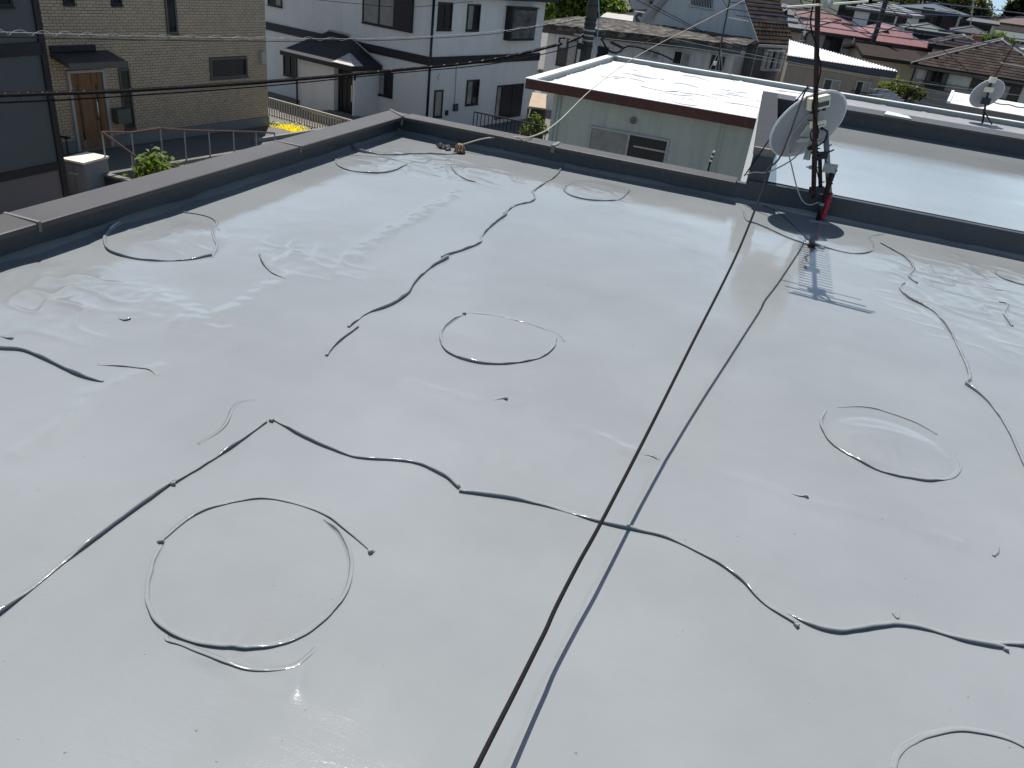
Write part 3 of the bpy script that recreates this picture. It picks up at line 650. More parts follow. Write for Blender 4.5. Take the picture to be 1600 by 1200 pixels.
# ---------------------------------------------------------------- red fascia flat house
GREENWALL=mat('pale green render',(.44,.48,.43),.85,.06,2,.1,60,stain=(.17,.18,.15),stain_amt=.35,stain_scale=1.,streak=True)
FASC=mat('red brown fascia',(.085,.025,.021),.6,.2,4,.1,50,stain=(.13,.055,.045),stain_amt=.5,stain_scale=1.6)
ROOFWHITE=mat('white roof coat',(.66,.67,.68),.6,.05,1.5,.15,8,stain=(.33,.31,.26),stain_amt=.75,stain_scale=.8)
rh=thing('flat_roofed_house',(1,23,GZ),'flat roofed house with a reddish brown fascia, pale green wall and white roof','house')
FX=Facade((-6.2,18.98,-.95),0)
fb=FX.hit(825,139)[1]
MB().box(-6.2,9.5,18.98,19.04,fb,-.965).box(-6.2,-6.14,19.04,27.6,fb,-.965).build('fascia',FASC,rh)
for xx in (-3.98,-.95,2.1,5.1): MB().box(xx-.012,xx+.012,18.972,18.979,fb,-.97).build('fascia_joint',DARKPLASTIC,rh)
MB().box(-6.14,9.5,19.06,27.5,fb+.02,-1.10).build('roof_slab',ROOFWHITE,rh)
def wr(x,y): return -1.085+.02*vnoise(x,y,.6,0)+.015*vnoise(x,y,1.5,1)+.05*np.maximum(1-2*np.abs(vnoise(x,y*1.7,1.1,2))-.86,0)/.14*.5
height_sheet('roof_membrane',-5.95,.6,19.05,27.22,.05,wr,ROOFWHITE,rh)
GREYROOF=mat('grey roof coat',(.27,.275,.28),.45,.08,1.5,.15,8,stain=(.17,.17,.165),stain_amt=.4,stain_scale=.9)
height_sheet('roof_membrane',.6,9.5,19.05,27.22,.06,wr,GREYROOF,rh)['label']='grey coated right part of the roof'
for k in range(24):
    cx=-5.4+rng.rand()*5.4; cy=20.+rng.rand()*6.4; L_=.4+rng.rand()*.9
    P=[]
    for t in np.linspace(0,1,10):
        x=cx+L_*(t-.5); y=cy+.24*math.sin(t*3.1)*(1 if k%3 else -1)+.12*float(vnoise(x,k,3,1)); P.append((x,y,float(wr(x,y))+.004))
    MB().tube(P,[.006]+[.022]*8+[.006],5).build('blister_ridge',ROOFWHITE,rh,True)
CAPW=mat('white metal cap',(.72,.73,.72),.45,.05,5,stain=(.35,.36,.34),stain_amt=.3,stain_scale=2)
MB().box(-6.22,-5.98,18.97,27.5,-.962,-.945).build('edge_cap',CAPW,rh)
MB().box(-5.98,9.5,18.975,19.06,-.962,-.95).build('edge_cap',CAPW,rh)
MB().box(-5.98,9.5,27.24,27.5,-.965,-.945).build('edge_cap',CAPW,rh)
CURB=mat('grey green curb',(.20,.235,.235),.6,.1,4)
MB().box(-5.99,-5.95,19.06,27.24,-1.2,-.965).box(-5.95,9.5,27.22,27.26,-1.2,-.966).build('curb',CURB,rh)
MB().box(-5.62,9.5,19.55,27.4,GZ,fb+.0).build('wall',GREENWALL,rh)
FW=Facade((-5.62,19.55,0),0)
window(FW,(FW.hit(923,198)[0],FW.hit(1046,222)[0],FW.hit(975,262)[1]-.5,FW.hit(985,207)[1]),rh,ALUFRAME,2,.045,mix=[CURTAIN,GLASS])
a0,z_=FW.hit(985,225); 
FW.box(MB(),FW.hit(990,230)[0],FW.hit(1040,240)[0],.02,.035,FW.hit(1012,232)[1]-.02,FW.hit(1012,232)[1]+.02).build('window_bar',ALUFRAME,rh)
vc=FW.hit(990,188); vv=FW.P(vc[0],0,vc[1])
MB().tube([vv,vv+np.array([0,-.05,0])],.085,16).build('vent',mat('vent cap',(.20,.19,.15),.6,.1,20),rh)
for k in (-1,0,1): MB().box(vv[0]-.06,vv[0]+.06,vv[1]-.06,vv[1]-.051,vv[2]+k*.045-.008,vv[2]+k*.045+.008).build('vent_slat',DARKPLASTIC,rh)
dp=FW.hit(876,155)[0]; q0=FW.P(dp,.06,fb); 
MB().tube([q0,q0-np.array([0,0,3.])],.035,8).build('drain_pipe',GREENWALL,rh,True)
MB().tube([FW.P(dp,.06,FW.hit(873,185)[1]+.03),FW.P(dp,.06,FW.hit(873,185)[1]-.03)],.05,8).build('pipe_bracket',ALUFRAME,rh)
pl2=[MB().tube([FW.P(FW.hit(x,192)[0],.02,fb),FW.P(FW.hit(x,192)[0],.02,fb-2.5)],.012,6).build('wall_batten',GREENWALL,rh) for x in (866,1128,1135)]
# striped aerial rod in the gap
b0=ony(1109,256,15.); b1=ony(1116,236,15.)
rod=thing('aerial_rod',b0-np.array([0,0,.9]),'short black and white aerial rod standing before the pale green wall','aerial')
MB().tube([b0-np.array([0,0,.9]),b0],.018,6).build('pole',BLACKST,rod)
for k in range(6):
    MB().tube([b0+(b1-b0)*k/6,b0+(b1-b0)*(k+1)/6],.022,8).build('band',BLACKST if k%2==0 else CAPW,rod)
# patio roof, railing seen past its left corner
# mast on its roof
mb0=onz(1118,112,-1.07)
m2=thing('roof_aerial',mb0,'thin dark aerial mast on a bracket on the far edge of the white roof','antenna mast')
D2=math.hypot(mb0[0],mb0[1]); t2=at(1140,0,D2-.3)
MB().tube([mb0+np.array([0,0,.15]),t2+(t2-mb0)*.5],.028,8).build('mast_pipe',BLACKST,m2)
for dx,dy in ((.22,.1),(-.22,.1),(0,-.25),(.12,-.2)): MB().tube([mb0+np.array([dx,dy,0]),mb0+np.array([0,0,.75])],.012,5).build('leg',GALV,m2)
MB().obox(at(1117,99,D2-.05),X,Y_,Z,.10,.1,.12).build('junction_box',CREAM,m2)
h0,h1=at(1138,27,D2),at(1170,33,D2); MB().tube([h0,h1],.014,6).build('cross_arm',ALU,m2)
for fx in (-3.5,3.5): 
    e_=t2+(t2-mb0)*.2; g_=mb0+np.array([fx,-1.,0]); MB().tube([at(1138,14,D2),g_ if fx<0 else at(1105,-40,D2)],.008,4).build('guy_wire',BLACKST,m2)
# second dish on the right
db=onz(1535,192,-1.06); D3=math.hypot(db[0],db[1])
d2=thing('satellite_dish',db,'distant pale satellite dish on a short tripod on the far right flat roof','satellite dish')
dc2=at(1542,146,D3); dn2=np.array([-.30,.80,.45]); dn2/=np.linalg.norm(dn2)
make_dish(d2,dc2,dn2,.43,DISH,28)
pt=at(1540,163,D3-.2)
MB().tube([db,pt],.028,8).tube([db+np.array([.25,.0,0]),pt-np.array([0,0,.15])],.018,6).tube([db+np.array([.05,.3,0]),pt-np.array([0,0,.15])],.018,6).build('stand',BLACKST,d2)
p5=at(1551,125,D3-.25); p6=at(1545,140,D3-.25); pt2=at(1568,95,D3-.3)
MB().obox(p5,X+.3*Y_,Y_-.3*X,Z,.17,.1,.15).obox(p6,X+.3*Y_,Y_-.3*X,Z,.22,.1,.13).build('amplifier',CREAM,d2)
MB().tube([pt,p6,p5],.03,8).build('mast_pipe',BLACKST,d2)
MB().obox(at(1540,158,D3-.25),X,Y_,Z,.22,.15,.17).build('mount_bracket',BLACKST,d2)
MB().tube([p5,at(1588,64,D3-.3)],.02,6).build('upper_mast',RUST,d2)
MB().tube([at(1563,98,D3-.3),at(1600,104,D3-.3)],.012,5).build('cross_arm',ALU,d2)

# ---------------------------------------------------------------- white flat annex, right
BEIGE=mat('beige render',(.42,.38,.30),.85,.06,3,.1,60,stain=(.28,.25,.2),stain_amt=.3,stain_scale=1,streak=True)
FA=Facade(at(1480,160,31.),-9)
an=thing('flat_annex',FA.P(4,-2,GZ),'single storey beige annex with a white flat roof at the right edge','building')
zt=FA.O[2]; 
sfar=FA.hit(1600,182)[0]+6
ed=Facade(at(1480,160,31.),81)
dep=4.6
FA.box(MB(),0,sfar,-dep,0,zt-.22,zt-.02).build('fascia',mat('mauve grey fascia',(.16,.135,.135),.6,.1,5),an)
FA.box(MB(),-.02,sfar,-dep-.02,.02,zt-.018,zt).build('roof_sheet',ROOFWHITE,an)
FA.box(MB(),.25,sfar,-dep+.2,-.25,zt-3.5,zt-.22).build('wall',BEIGE,an)
FA.box(MB(),-.02,.08,-dep-.02,.02,zt+.001,zt+.05).build('edge_cap',CAPW,an)
pts=[FA.P(.9+t*.14,-2.6+.22*math.sin(t*1.55),zt+.03) for t in range(0,70)]
o=MB().tube(pts,.018,5).build('wavy_cable',RUBBER,None,True); tag(o,'thin dark wavy cable lying on the white annex roof','cable')
pr=FA.hit(1455,170)
# ---------------------------------------------------------------- tiled hip house, right
GREYWALL=mat('light grey render',(.52,.52,.49),.85,.05,2,.1,60,stain=(.24,.24,.22),stain_amt=.35,stain_scale=.8,streak=True)
TILEBR=mat('brown roof tile',(.036,.026,.022),.85,.15,3,.2,40,island=.45,spec=.15)
FH=Facade(at(1424,100,50.),-10)
zE=FH.O[2]; sR=FH.hit(1600,131)[0]
apx=FH.hit(1558,66)[0]*1.06
W_=apx*2
rise=float(at(1558,64,50+W_*.5)[2]-zE)
roofbase=mat('dark roof base',(.02,.016,.014),.8,.2,4)
root,top,A_=hip_house('tiled_house','pale grey house with brown tiled hip roof and dark bay window at the right',FH,.45,W_-.45,12.,zE,rise,GREYWALL,roofbase,tiles=(.30,.34,.026,TILEBR),inset=None,fascia=mat('brown gutter',(.10,.085,.08),.6))
def pxwin(F,root,pts,panes=2,frame=BLACKFRAME,**k): return window(F,F.rect(pts),root,frame,panes,**k)
pxwin(FH,root,[(1452,107),(1484,114),(1475,141),(1441,134)],4,proud=.35,label='projecting bay window',mix=[CURTAIN,GLASS,GLASS,CURTAIN])
pxwin(FH,root,[(1520,122),(1539,126),(1530,143),(1513,139)],2)
pxwin(FH,root,[(1563,130),(1598,138),(1588,161),(1557,153)],2,mix=[CURTAIN,GLASS])
r=FH.rect([(1562,123),(1600,131),(1599,137),(1562,130)]); FH.box(MB(),r[0],r[1],0,.2,r[2],r[3]).build('shutter_box',SHUTTER,root)
s_,z1=FH.hit(1432,102); MB().tube([FH.P(s_,.06,zE-.1),FH.P(s_,.06,GZ)],.05,6).build('drain_pipe',BLACKFRAME,root)
for k in range(9):
    zz=FH.hit(1430,122)[1]-.28*k; FH.box(MB(),.45,4.3,.0,.03,zz-.26,zz-.02).build('siding_board',mat('grey siding',(.20,.205,.21),.8,.1,6),root)
# aerial on that roof is carried by the dish mast; orange chimney block behind
# ---------------------------------------------------------------- far houses
def far(name,label,px,D,ang,right_px,depth,rise,wallm,roofm,kind='hip',wins=None,over=.4,inset=None,tiles=None):
    F=Facade(at(*px,D),ang); s1=F.hit(*right_px)[0]; zE=F.O[2]
    if isinstance(rise,tuple): rise=at(*rise,D+depth/2)[2]-zE
    wl=[]
    if wins:
        for (x,y,w_,h_,*pn) in wins:
            s,z=F.hit(x,y); wl.append((s-w_/2,s+w_/2,z-h_/2,z+h_/2,pn[0] if pn else 2))
    return hip_house(name,label,F,over,s1-over,depth,zE,rise,wallm,roofm,over,kind,wl,inset=inset,tiles=tiles)
REDR=mat('dusty red metal roof',(.17,.055,.058),.55,.10,2,.1,30,stain=(.20,.09,.088),stain_amt=.4,stain_scale=.8)
REDR2=mat('brown red roof',(.10,.034,.030),.6,.15,2,.1,30)
BRNR=mat('weathered brown roof',(.027,.019,.015),.85,.2,2,.2,30,spec=.12,stain=(.05,.04,.035),stain_amt=.5,stain_scale=.9)
GRNR=mat('grey green roof',(.07,.09,.085),.6,.12,2,.2,30)
BLUR=mat('slate blue roof',(.065,.085,.10),.45,.12,3,.2,30)
SILR=mat('silver grey roof',(.24,.24,.235),.32,.12,3,.5,14)
GRYR=mat('grey tile roof',(.085,.083,.082),.65,.15,3,.3,20)
W1=mat('grey plaster',(.42,.40,.38),.85,.06,2,stain=(.2,.19,.17),stain_amt=.35,stain_scale=.7,streak=True)
W2=mat('white plaster',(.62,.62,.60),.85,.06,2,stain=(.3,.3,.28),stain_amt=.3,stain_scale=.7,streak=True)
W3=mat('tan plaster',(.36,.29,.23),.85,.06,2,stain=(.18,.14,.11),stain_amt=.3,stain_scale=.7,streak=True)
W4=mat('ochre plaster',(.46,.40,.28),.85,.06,2,stain=(.22,.19,.13),stain_amt=.3,stain_scale=.7,streak=True)
far('distant_house','cream house with a weathered brown gable roof behind the corrugated roof',(1346,86),55,8,(1447,97),6.5,(1370,72),W4,BRNR,'gable_u')
far('distant_house','house with a broad dusty red roof, nearer the mast',(1255,46),62,8,(1360,62),7.5,(1300,33),W1,REDR,'hip',wins=[(1300,72,1.2,1.2)])
far('distant_house','house with a red hip roof ribbed with fine seams, right of the utility pole',(1340,62),66,8,(1462,77),9,(1372,39),W2,REDR,'hip',tiles=(1.1,.45,.05,REDR))
far('distant_house','house with a brownish red roof just left of the mast top',(1238,25),85,6,(1330,44),8,(1285,16),W1,REDR2,'hip',wins=[(1300,40,1.4,1.2)])
far('distant_house','house with a dark chequered tile roof, half hidden behind the brown shingle roof',(1196,40),58,8,(1262,46),7,(1225,10),W3,GRYR,'hip',tiles=(.5,.55,.10,mat('kawara tile',(.085,.086,.09),.5,.2,4,island=.5)))
far('distant_house','white house with a silver grey roof glinting in the sun',(1322,12),92,-12,(1426,28),9,(1368,3),W2,SILR,'hip',wins=[(1322,19,1.6,1.4),(1368,30,1.3,1.4),(1382,32,1.8,1.6),(1408,35,.9,1.2)],tiles=(.6,.6,.08,SILR))
far('distant_house','large house with a slate blue hip roof below the wooded hill',(1396,9),104,-14,(1500,27),9,(1432,3),W1,BLUR,'hip',wins=[(1447,27,1.2,1.9,1),(1464,31,1.0,1.8,1),(1478,34,2.1,2.0)])
far('distant_house','low house with a grey green roof below the slate blue roof',(1413,44),78,0,(1492,53),6,(1446,38),W2,GRNR,'hip',wins=[(1443,60,1.8,1.1),(1461,62,1.2,1.3),(1481,62,1.9,1.2)])
far('distant_house','house with a grey roof to the right of the slate blue roof',(1494,30),108,-8,(1560,44),8,(1526,29),W2,GRYR,'gable_u',wins=[(1512,44,2.,1.3),(1530,46,2.2,1.2)])
far('distant_house','house with a plain brown hip roof against the sky',(1546,33),118,-10,(1640,46),12,(1588,26),W3,mat('plain brown roof',(.105,.068,.056),.7,.1,3),'hip')
far('distant_house','house with a dark brown roof and an orange chimney block',(1450,70),64,-6,(1560,78),8,(1512,58),W1,BRNR,'hip',tiles=(.5,.6,.05,BRNR))
far('distant_house','low house with a pale tiled roof at the far right edge',(1578,80),62,-10,(1680,96),8,(1610,76),W1,SILR,'hip')
far('distant_house','dark roofed house low among wires at the far right',(1556,60),80,-6,(1640,66),8,(1590,52),W1,GRNR,'gable_u')
far('distant_house','small dark roofed house between the green roof and the grey roof',(1486,48),92,-6,(1552,56),8,(1518,42),W2,mat('black roof',(.03,.033,.04),.5,.15,3),'hip')
far('distant_house','pale house behind the red roofs with a dark tiled gable',(1205,12),100,4,(1260,16),9,2.4,W2,GRYR,'hip',wins=[(1250,22,2,1.4)])
far('distant_house','pale flat walled house above the weathered long roof',(926,6),62,-6,(992,12),8,1.6,W2,mat('dark metal roof',(.045,.05,.06),.5,.15,3),'hip',wins=[(962,14,1.0,1.2,1)])
far('distant_house','brown walled house with a low tan roof near the small dish',(985,10),66,-4,(1036,14),8,1.2,mat('brown cladding',(.075,.05,.04),.8,.1,4),BRNR,'hip',wins=[(1018,19,1.6,1.4,1)])
ch=at(1524,64,66); o=MB().obox(ch-np.array([0,0,.3]),X,Y_,Z,.62,.55,1.3).build('chimney_block',mat('orange brick',(.33,.13,.07),.8,.2,5)); tag(o,'orange brick chimney block above the dark brown roof','chimney')

# ---------------------------------------------------------------- corrugated roof house
FC=Facade(at(1234,88,38.),3)
zc=FC.O[2]; sc1=FC.hit(1402,113)[0]
co=thing('corrugated_roof_house',FC.P(2.5,-2,GZ),'tan house with a white corrugated metal lean-to roof','house','houses of the neighbourhood')
TAN=mat('tan wall',(.30,.25,.21),.85,.06,2,stain=(.13,.11,.09),stain_amt=.4,stain_scale=.8,streak=True)
FC.box(MB(),.0,sc1-.55,-6,-.35,GZ,zc-.25).build('wall',TAN,co)
FC.box(MB(),-.1,sc1,-.05,.0,zc-.24,zc+.02).build('fascia',mat('navy fascia',(.035,.045,.065),.5,.1,5),co)
V=[];Fc=[]; n=int((sc1+.1)/.02)
for i in range(n+1):
    a=-.1+i*.02; h=.022*math.sin(a*2*math.pi/.115)
    V+=[FC.P(a,.04,zc+.05+h),FC.P(a,-3.4*(1-a/sc1)-.25,zc+.05+h+.36*(1-a/sc1)+.02)]
for i in range(n): Fc.append((2*i,2*i+2,2*i+3,2*i+1))
MB().add(V,Fc).build('corrugated_sheet',mat('white metal sheet',(.72,.74,.75),.4,.06,4,stain=(.5,.5,.5),stain_amt=.3,stain_scale=1),co,True)
FC2=Facade(FC.P(0,-.35,zc),3)
pxwin(FC2,co,[(1287,122),(1313,125),(1310,150),(1283,147)],2,ALUFRAME,mix=[GLASS,CURTAIN])
pxwin(FC2,co,[(1338,125),(1361,128),(1356,152),(1333,149)],2,ALUFRAME,mix=[GLASS,CURTAIN])
for (xa,xb,yy) in ((1286,1312,140),(1332,1362,141)):
    a=FC2.hit(xa,yy); b=FC2.hit(xb,yy+3); mb=MB()
    FC2.box(mb,a[0],b[0],.25,.28,a[1]-.02,a[1]+.02); FC2.box(mb,a[0],b[0],.25,.28,a[1]-.32,a[1]-.29)
    for k in range(7): s=a[0]+(b[0]-a[0])*k/6; FC2.box(mb,s-.012,s+.012,.255,.275,a[1]-.29,a[1]-.02)
    for s in (a[0],b[0]-.03): FC2.box(mb,s,s+.03,.02,.25,a[1]-.02,a[1]+.015)
    mb.build('balcony_rail',BLACKFRAME,co)
# slate blue shed roof with bushes
FS=Facade(at(1366,175,34.),12)
sh=thing('shed',FS.P(1,-1,GZ),'small shed with a slate blue roof beside the green bushes','shed')
q=[at(1361,163,33.),at(1430,172,33.5),at(1384,139,36.5),at(1367,138,36.5)]
q=[np.array(p) for p in q]; 
mb=MB(); zt_=-1.1
mb.add([p for p in q]+[p-np.array([0,0,.12]) for p in q],[(0,1,2,3),(7,6,5,4),(0,4,5,1),(1,5,6,2),(2,6,7,3),(3,7,4,0)]); mb.build('roof',mat('slate shed roof',(.06,.075,.10),.5,.1,4),sh)
tiles_on([q[0],q[1],q[2],q[3]],.22,.6,.02,mat('slate shed roof',(.06,.075,.10),.5),sh)
c4=sum(q)/4
mb=MB(); mb.hexa([(p[0]*.94+c4[0]*.06,p[1]*.94+c4[1]*.06,GZ) for p in q]+[(p[0]*.94+c4[0]*.06,p[1]*.94+c4[1]*.06,p[2]-.15) for p in q]); mb.build('wall',W1,sh)

# ---------------------------------------------------------------- grey gable house with brown shingles
K=np.array(at(1183,68,42.)); 
FE=Facade(K,60)      # eave side, faces right-front
gh=thing('gable_house',FE.P(3,-4,GZ),'tall grey gabled house with a brown shingle roof and a barred attic window','house','houses of the neighbourhood')
GBL=mat('blue grey gable',(.46,.48,.48),.85,.06,2,.1,60,stain=(.22,.23,.23),stain_amt=.4,stain_scale=.7,streak=True)
LOW=mat('dark grey wall',(.13,.14,.15),.8,.08,3,.1,40)
Wg=7.4; zk=K[2]; rise=4.5; Lr=FE.hit(1238,71)[0]+.2
# gable plane spans from K back along -FE.n (away) by Wg
gd=-FE.n
def GP(t,z,off=0.): return np.array([K[0],K[1],0])+gd*t*Wg-FE.u*off+np.array([0,0,z])
g0,g1,gp=GP(.04,zk-.1,-.3),GP(.96,zk-.1,-.3),GP(.5,zk+rise-.25,-.3)
mb=MB(); mb.add([g0,g1,gp]+[p+FE.u*.2 for p in (g0,g1,gp)],[(0,1,2),(5,4,3),(0,3,4,1),(1,4,5,2),(2,5,3,0)]); mb.build('gable_wall',GBL,gh)
mb=MB(); lo=[GP(.04,GZ,-.34),GP(.96,GZ,-.34)]; 
c=[GP(.05,GZ,-.34),GP(.05,GZ,-.34)+FE.u*(Lr-.7),GP(.96,GZ,-.34)+FE.u*(Lr-.7),GP(.96,GZ,-.34)]
mb.hexa(c+[p*[1,1,0]+np.array([0,0,zk-.12]) for p in c]); mb.build('wall',LOW,gh)
# roof slabs
for sgn in (0,1):
    e0=GP(0 if sgn==0 else 1,zk,0); e1=e0+FE.u*Lr; r0=GP(.5,zk+rise,0); r1=r0+FE.u*Lr
    poly=[e0,e1,r1,r0]; n=4; mb=MB()
    mb.add([p+[0,0,.04] for p in poly]+[p-[0,0,.14] for p in poly],[(0,1,2,3),(7,6,5,4)]+[(i,4+i,4+(i+1)%4,(i+1)%4) for i in range(4)])
    rf=mb.build('roof',BRNR,gh)
    if sgn==0:
        tiles_on([p+[0,0,.04] for p in poly],.21,.5,.02,mat('brown shingle',(.046,.033,.025),.88,.18,3,.2,40,island=.35,spec=.12),rf,'shingles')
        for rr_ in (.10,.17):
            for k in range(9):
                p=e0+FE.u*(.4+k*(Lr-.6)/9+(.3 if rr_>.12 else 0))+(r0-e0)*rr_; MB().obox(p+[0,0,.10],FE.u,FE.n,Z,.09,.06,.05).build('snow_guard',BRNR,rf)
    MB().add([p-[0,0,.15] for p in poly],[(3,2,1,0)]).build('soffit',mat('pale soffit',(.55,.56,.55),.8,.06,4),gh)
    bb=MB()
    bb.obox((e0+r0)/2-FE.u*.06,r0-e0,FE.u,np.cross(r0-e0,FE.u),np.linalg.norm(r0-e0),.05,.24).build('barge_board',mat('pale barge board',(.30,.32,.33),.6,.08,5),gh)
FE.box(MB(),0,Lr,.02,.12,zk-.13,zk-.02).build('gutter',mat('pale gutter',(.36,.34,.31),.6,.1,5),gh)
# lower wall faces us: window with white frame
FL2=Facade(GP(.05,GZ,-.34),60)
pxwin(FL2,gh,[(1196,76),(1223,78),(1214,110),(1187,108)],3,CAPW,proud=.18,t=.07,mix=[CURTAIN,GLASS,CURTAIN],label='white framed bay window')
s_,_=FL2.hit(1178,90); MB().tube([FL2.P(s_,.05,zk-.1),FL2.P(s_,.05,GZ)],.035,6).build('drain_pipe',ALUFRAME,gh)
# barred attic window
def gabpt(px,py):
    n_=-FE.u; O=GP(.5,0,-.29); d=ray(px,py); t=((O-EYE)@n_)/(d@n_); return EYE+d*t
pa,pb,pc_,pdn=[gabpt(*p) for p in ((1081,-8),(1114,-8),(1112,15),(1080,9))]
MB().add([p-FE.u*.02 for p in (pa,pb,pc_,pdn)]+[p for p in (pa,pb,pc_,pdn)],[(0,1,2,3),(7,6,5,4),(0,4,5,1),(1,5,6,2),(2,6,7,3),(3,7,4,0)]).build('attic_window',GLASS,gh)
for k in range(14):
    t=k/13; MB().tube([pa+(pb-pa)*t-FE.u*.06,pdn+(pc_-pdn)*t-FE.u*.06],.018,5).build('window_bar',ALUFRAME,gh)
MB().tube([pdn-FE.u*.05+(pdn-pc_)*.1,pc_-FE.u*.05+(pc_-pdn)*.1],.05,4).build('window_sill',GBL,gh)

# ---------------------------------------------------------------- old long house with weathered roof
FO=Facade(at(846,36,42.),-5)
ol=thing('old_long_house',FO.P(6,-3,GZ),'long old house with a weathered, flaking low roof behind the utility pole','house','houses of the neighbourhood')
OLDR=mat('flaking old roof',(.050,.044,.039),.92,.35,3,.5,20,spec=.12,stain=(.30,.285,.26),stain_amt=.9,stain_scale=2.2)
OLDW=mat('stained white wall',(.50,.51,.52),.85,.06,2,.1,50,stain=(.22,.22,.2),stain_amt=.5,stain_scale=.7,streak=True)
zo=FO.O[2]; so,zo1=FO.hit(1160,70); rz=(zo1-zo)/so
FO.box(MB(),0.2,so-.3,-5.3,-.55,GZ,zo-.3).build('wall',OLDW,ol)
MB().hexa([FO.P(.2,-.55,zo-.301),FO.P(so-.3,-.55,zo-.301),FO.P(so-.3,-5,zo-.301),FO.P(.2,-5,zo-.301),FO.P(.2,-.55,zo-.25),FO.P(so-.3,-.55,zo1-.25),FO.P(so-.3,-5,zo1-.2),FO.P(.2,-5,zo-.2)]).build('upper_wall',OLDW,ol)
nS=90; V=[];Fq=[]
for i in range(nS+1):
    a=-.2+(so+.4)*i/nS; w_=.12*float(vnoise(a,0,2.3,1)); w2=.05*float(vnoise(a,3,5,2))+rz*a
    V+=[FO.P(a,.0+w_,zo-.22+w2),FO.P(a,.02+w_,zo+w2),FO.P(a,-2.0,zo+.12+w2),FO.P(a,-5.5,zo+.22+w2)]
for i in range(nS):
    for k in range(3): Fq.append((i*4+k,(i+1)*4+k,(i+1)*4+k+1,i*4+k+1))
MB().add(V,Fq).build('roof',OLDR,ol)
mid=FO.hit(1060,60)[0]
MB().hexa([FO.P(-.1,-.03,zo-.42+rz*(-.1)),FO.P(mid,-.03,zo-.42+rz*(mid)),FO.P(mid,-.10,zo-.42+rz*(mid)),FO.P(-.1,-.10,zo-.42+rz*(-.1)),FO.P(-.1,-.03,zo-.14+rz*(-.1)),FO.P(mid,-.03,zo-.14+rz*(mid)),FO.P(mid,-.10,zo-.14+rz*(mid)),FO.P(-.1,-.10,zo-.14+rz*(-.1))]).build('fascia',mat('stained dark fascia',(.06,.052,.046),.9,.3,4),ol)
MB().hexa([FO.P(mid+.01,-.03,zo-.42+rz*(mid+.01)),FO.P(so,-.03,zo-.42+rz*(so)),FO.P(so,-.10,zo-.42+rz*(so)),FO.P(mid+.01,-.10,zo-.42+rz*(mid+.01)),FO.P(mid+.01,-.03,zo-.14+rz*(mid+.01)),FO.P(so,-.03,zo-.14+rz*(so)),FO.P(so,-.10,zo-.14+rz*(so)),FO.P(mid+.01,-.10,zo-.14+rz*(mid+.01))]).build('fascia',mat('teal fascia',(.05,.075,.085),.6,.1,4),ol,label='teal painted stretch of fascia')
FO2=Facade(FO.P(0,-.55,zo),-5)
pxwin(FO2,ol,[(1054,78),(1081,82),(1077,104),(1050,100)],2,ALUFRAME,mix=[GLASS,CURTAIN])
pxwin(FO2,ol,[(1111,83),(1136,87),(1131,113),(1106,109)],2,ALUFRAME,mix=[GLASS,GLASS])
pxwin(FO2,ol,[(1006,74),(1020,76),(1018,88),(1004,86)],1,ALUFRAME,mix=[CURTAIN])
pxwin(FO2,ol,[(1020,78),(1032,80),(1029,92),(1017,90)],1,ALUFRAME,mix=[CURTAIN])
pxwin(FO2,ol,[(874,58),(905,64),(897,106),(868,101)],2,BLACKFRAME,mix=[GLASS,CURTAIN],label='large dark sliding door')
pxwin(FO2,ol,[(935,72),(952,74),(948,96),(931,94)],1,BLACKFRAME,mix=[GLASS])
for (px_,py_) in ((1040,70),(1090,74),(960,62)): s_,_=FO2.hit(px_,py_); FO2.box(MB(),s_-.02,s_+.02,.0,.03,GZ,zo-.3).build('wall_joint',W1,ol)
# flat tan terrace slab with air conditioner unit behind
FT=Facade(at(938,26,50.),10)
te=thing('flat_terrace',FT.P(3,-2,GZ),'flat pale terrace roof behind the old long house','building')
sT=FT.hit(1036,39)[0]; FT.box(MB(),0,sT,-6,0,FT.O[2]-.4,FT.O[2]).build('slab',mat('pale terrace',(.42,.40,.36),.8,.1,2),te)
FT.box(MB(),.2,sT-.2,-5.8,-.3,GZ,FT.O[2]-.4).build('wall',W1,te)
ac=thing('air_conditioner',at(996,37,50.),'white outdoor air conditioner unit on the pale terrace','air conditioner')
FCa=Facade(at(988,35,50.),8); za=FCa.O[2]; zb=FCa.hit(990,17)[1]; sa_=FCa.hit(1004,36)[0]
FCa.box(MB(),0,sa_,-.4,0,za,zb).build('case',mat('ac case',(.46,.46,.44),.6,.05,6),ac)
cc=FCa.P(sa_*.58,.0,(za+zb)/2); MB().tube([cc,cc+FCa.n*.03],.42*(zb-za),20).build('fan_grille',mat('ac grille',(.08,.08,.08),.6),ac)
MB().tube([cc+FCa.n*.03,cc+FCa.n*.05],.12*(zb-za),12).build('fan_hub',mat('ac case',(.5,.5,.48)),ac)
d3=thing('satellite_dish',at(1030,22,52.),'tiny round satellite dish beside the grey gable','satellite dish')
make_dish(d3,np.array(at(1028,12,52.)),np.array([-.4,.7,.45])/.92,.42,DISH,18)
MB().tube([at(1029,14,52.),at(1027,30,52.)],.03,6).build('pole',BLACKST,d3)

# ---------------------------------------------------------------- white house (two faces meeting at a downpipe)
PLASTER=mat('white house render',(.68,.68,.67),.88,.05,1.5,.12,70,stain=(.55,.55,.52),stain_amt=.5,stain_scale=.6,streak=True)
KC=np.array(at(672,103,33.))
F1=Facade(KC,-13.5); F2=Facade(KC,75)
wh=thing('white_house',(KC[0],KC[1],GZ),'two storey white house with black window frames and a dark band between floors','house')
zband0,zband1=KC[2],KC[2]+.32
L1=-F1.hit(412,47)[0]+1.0; L2=F2.hit(846,60)[0]; ZT=-.14
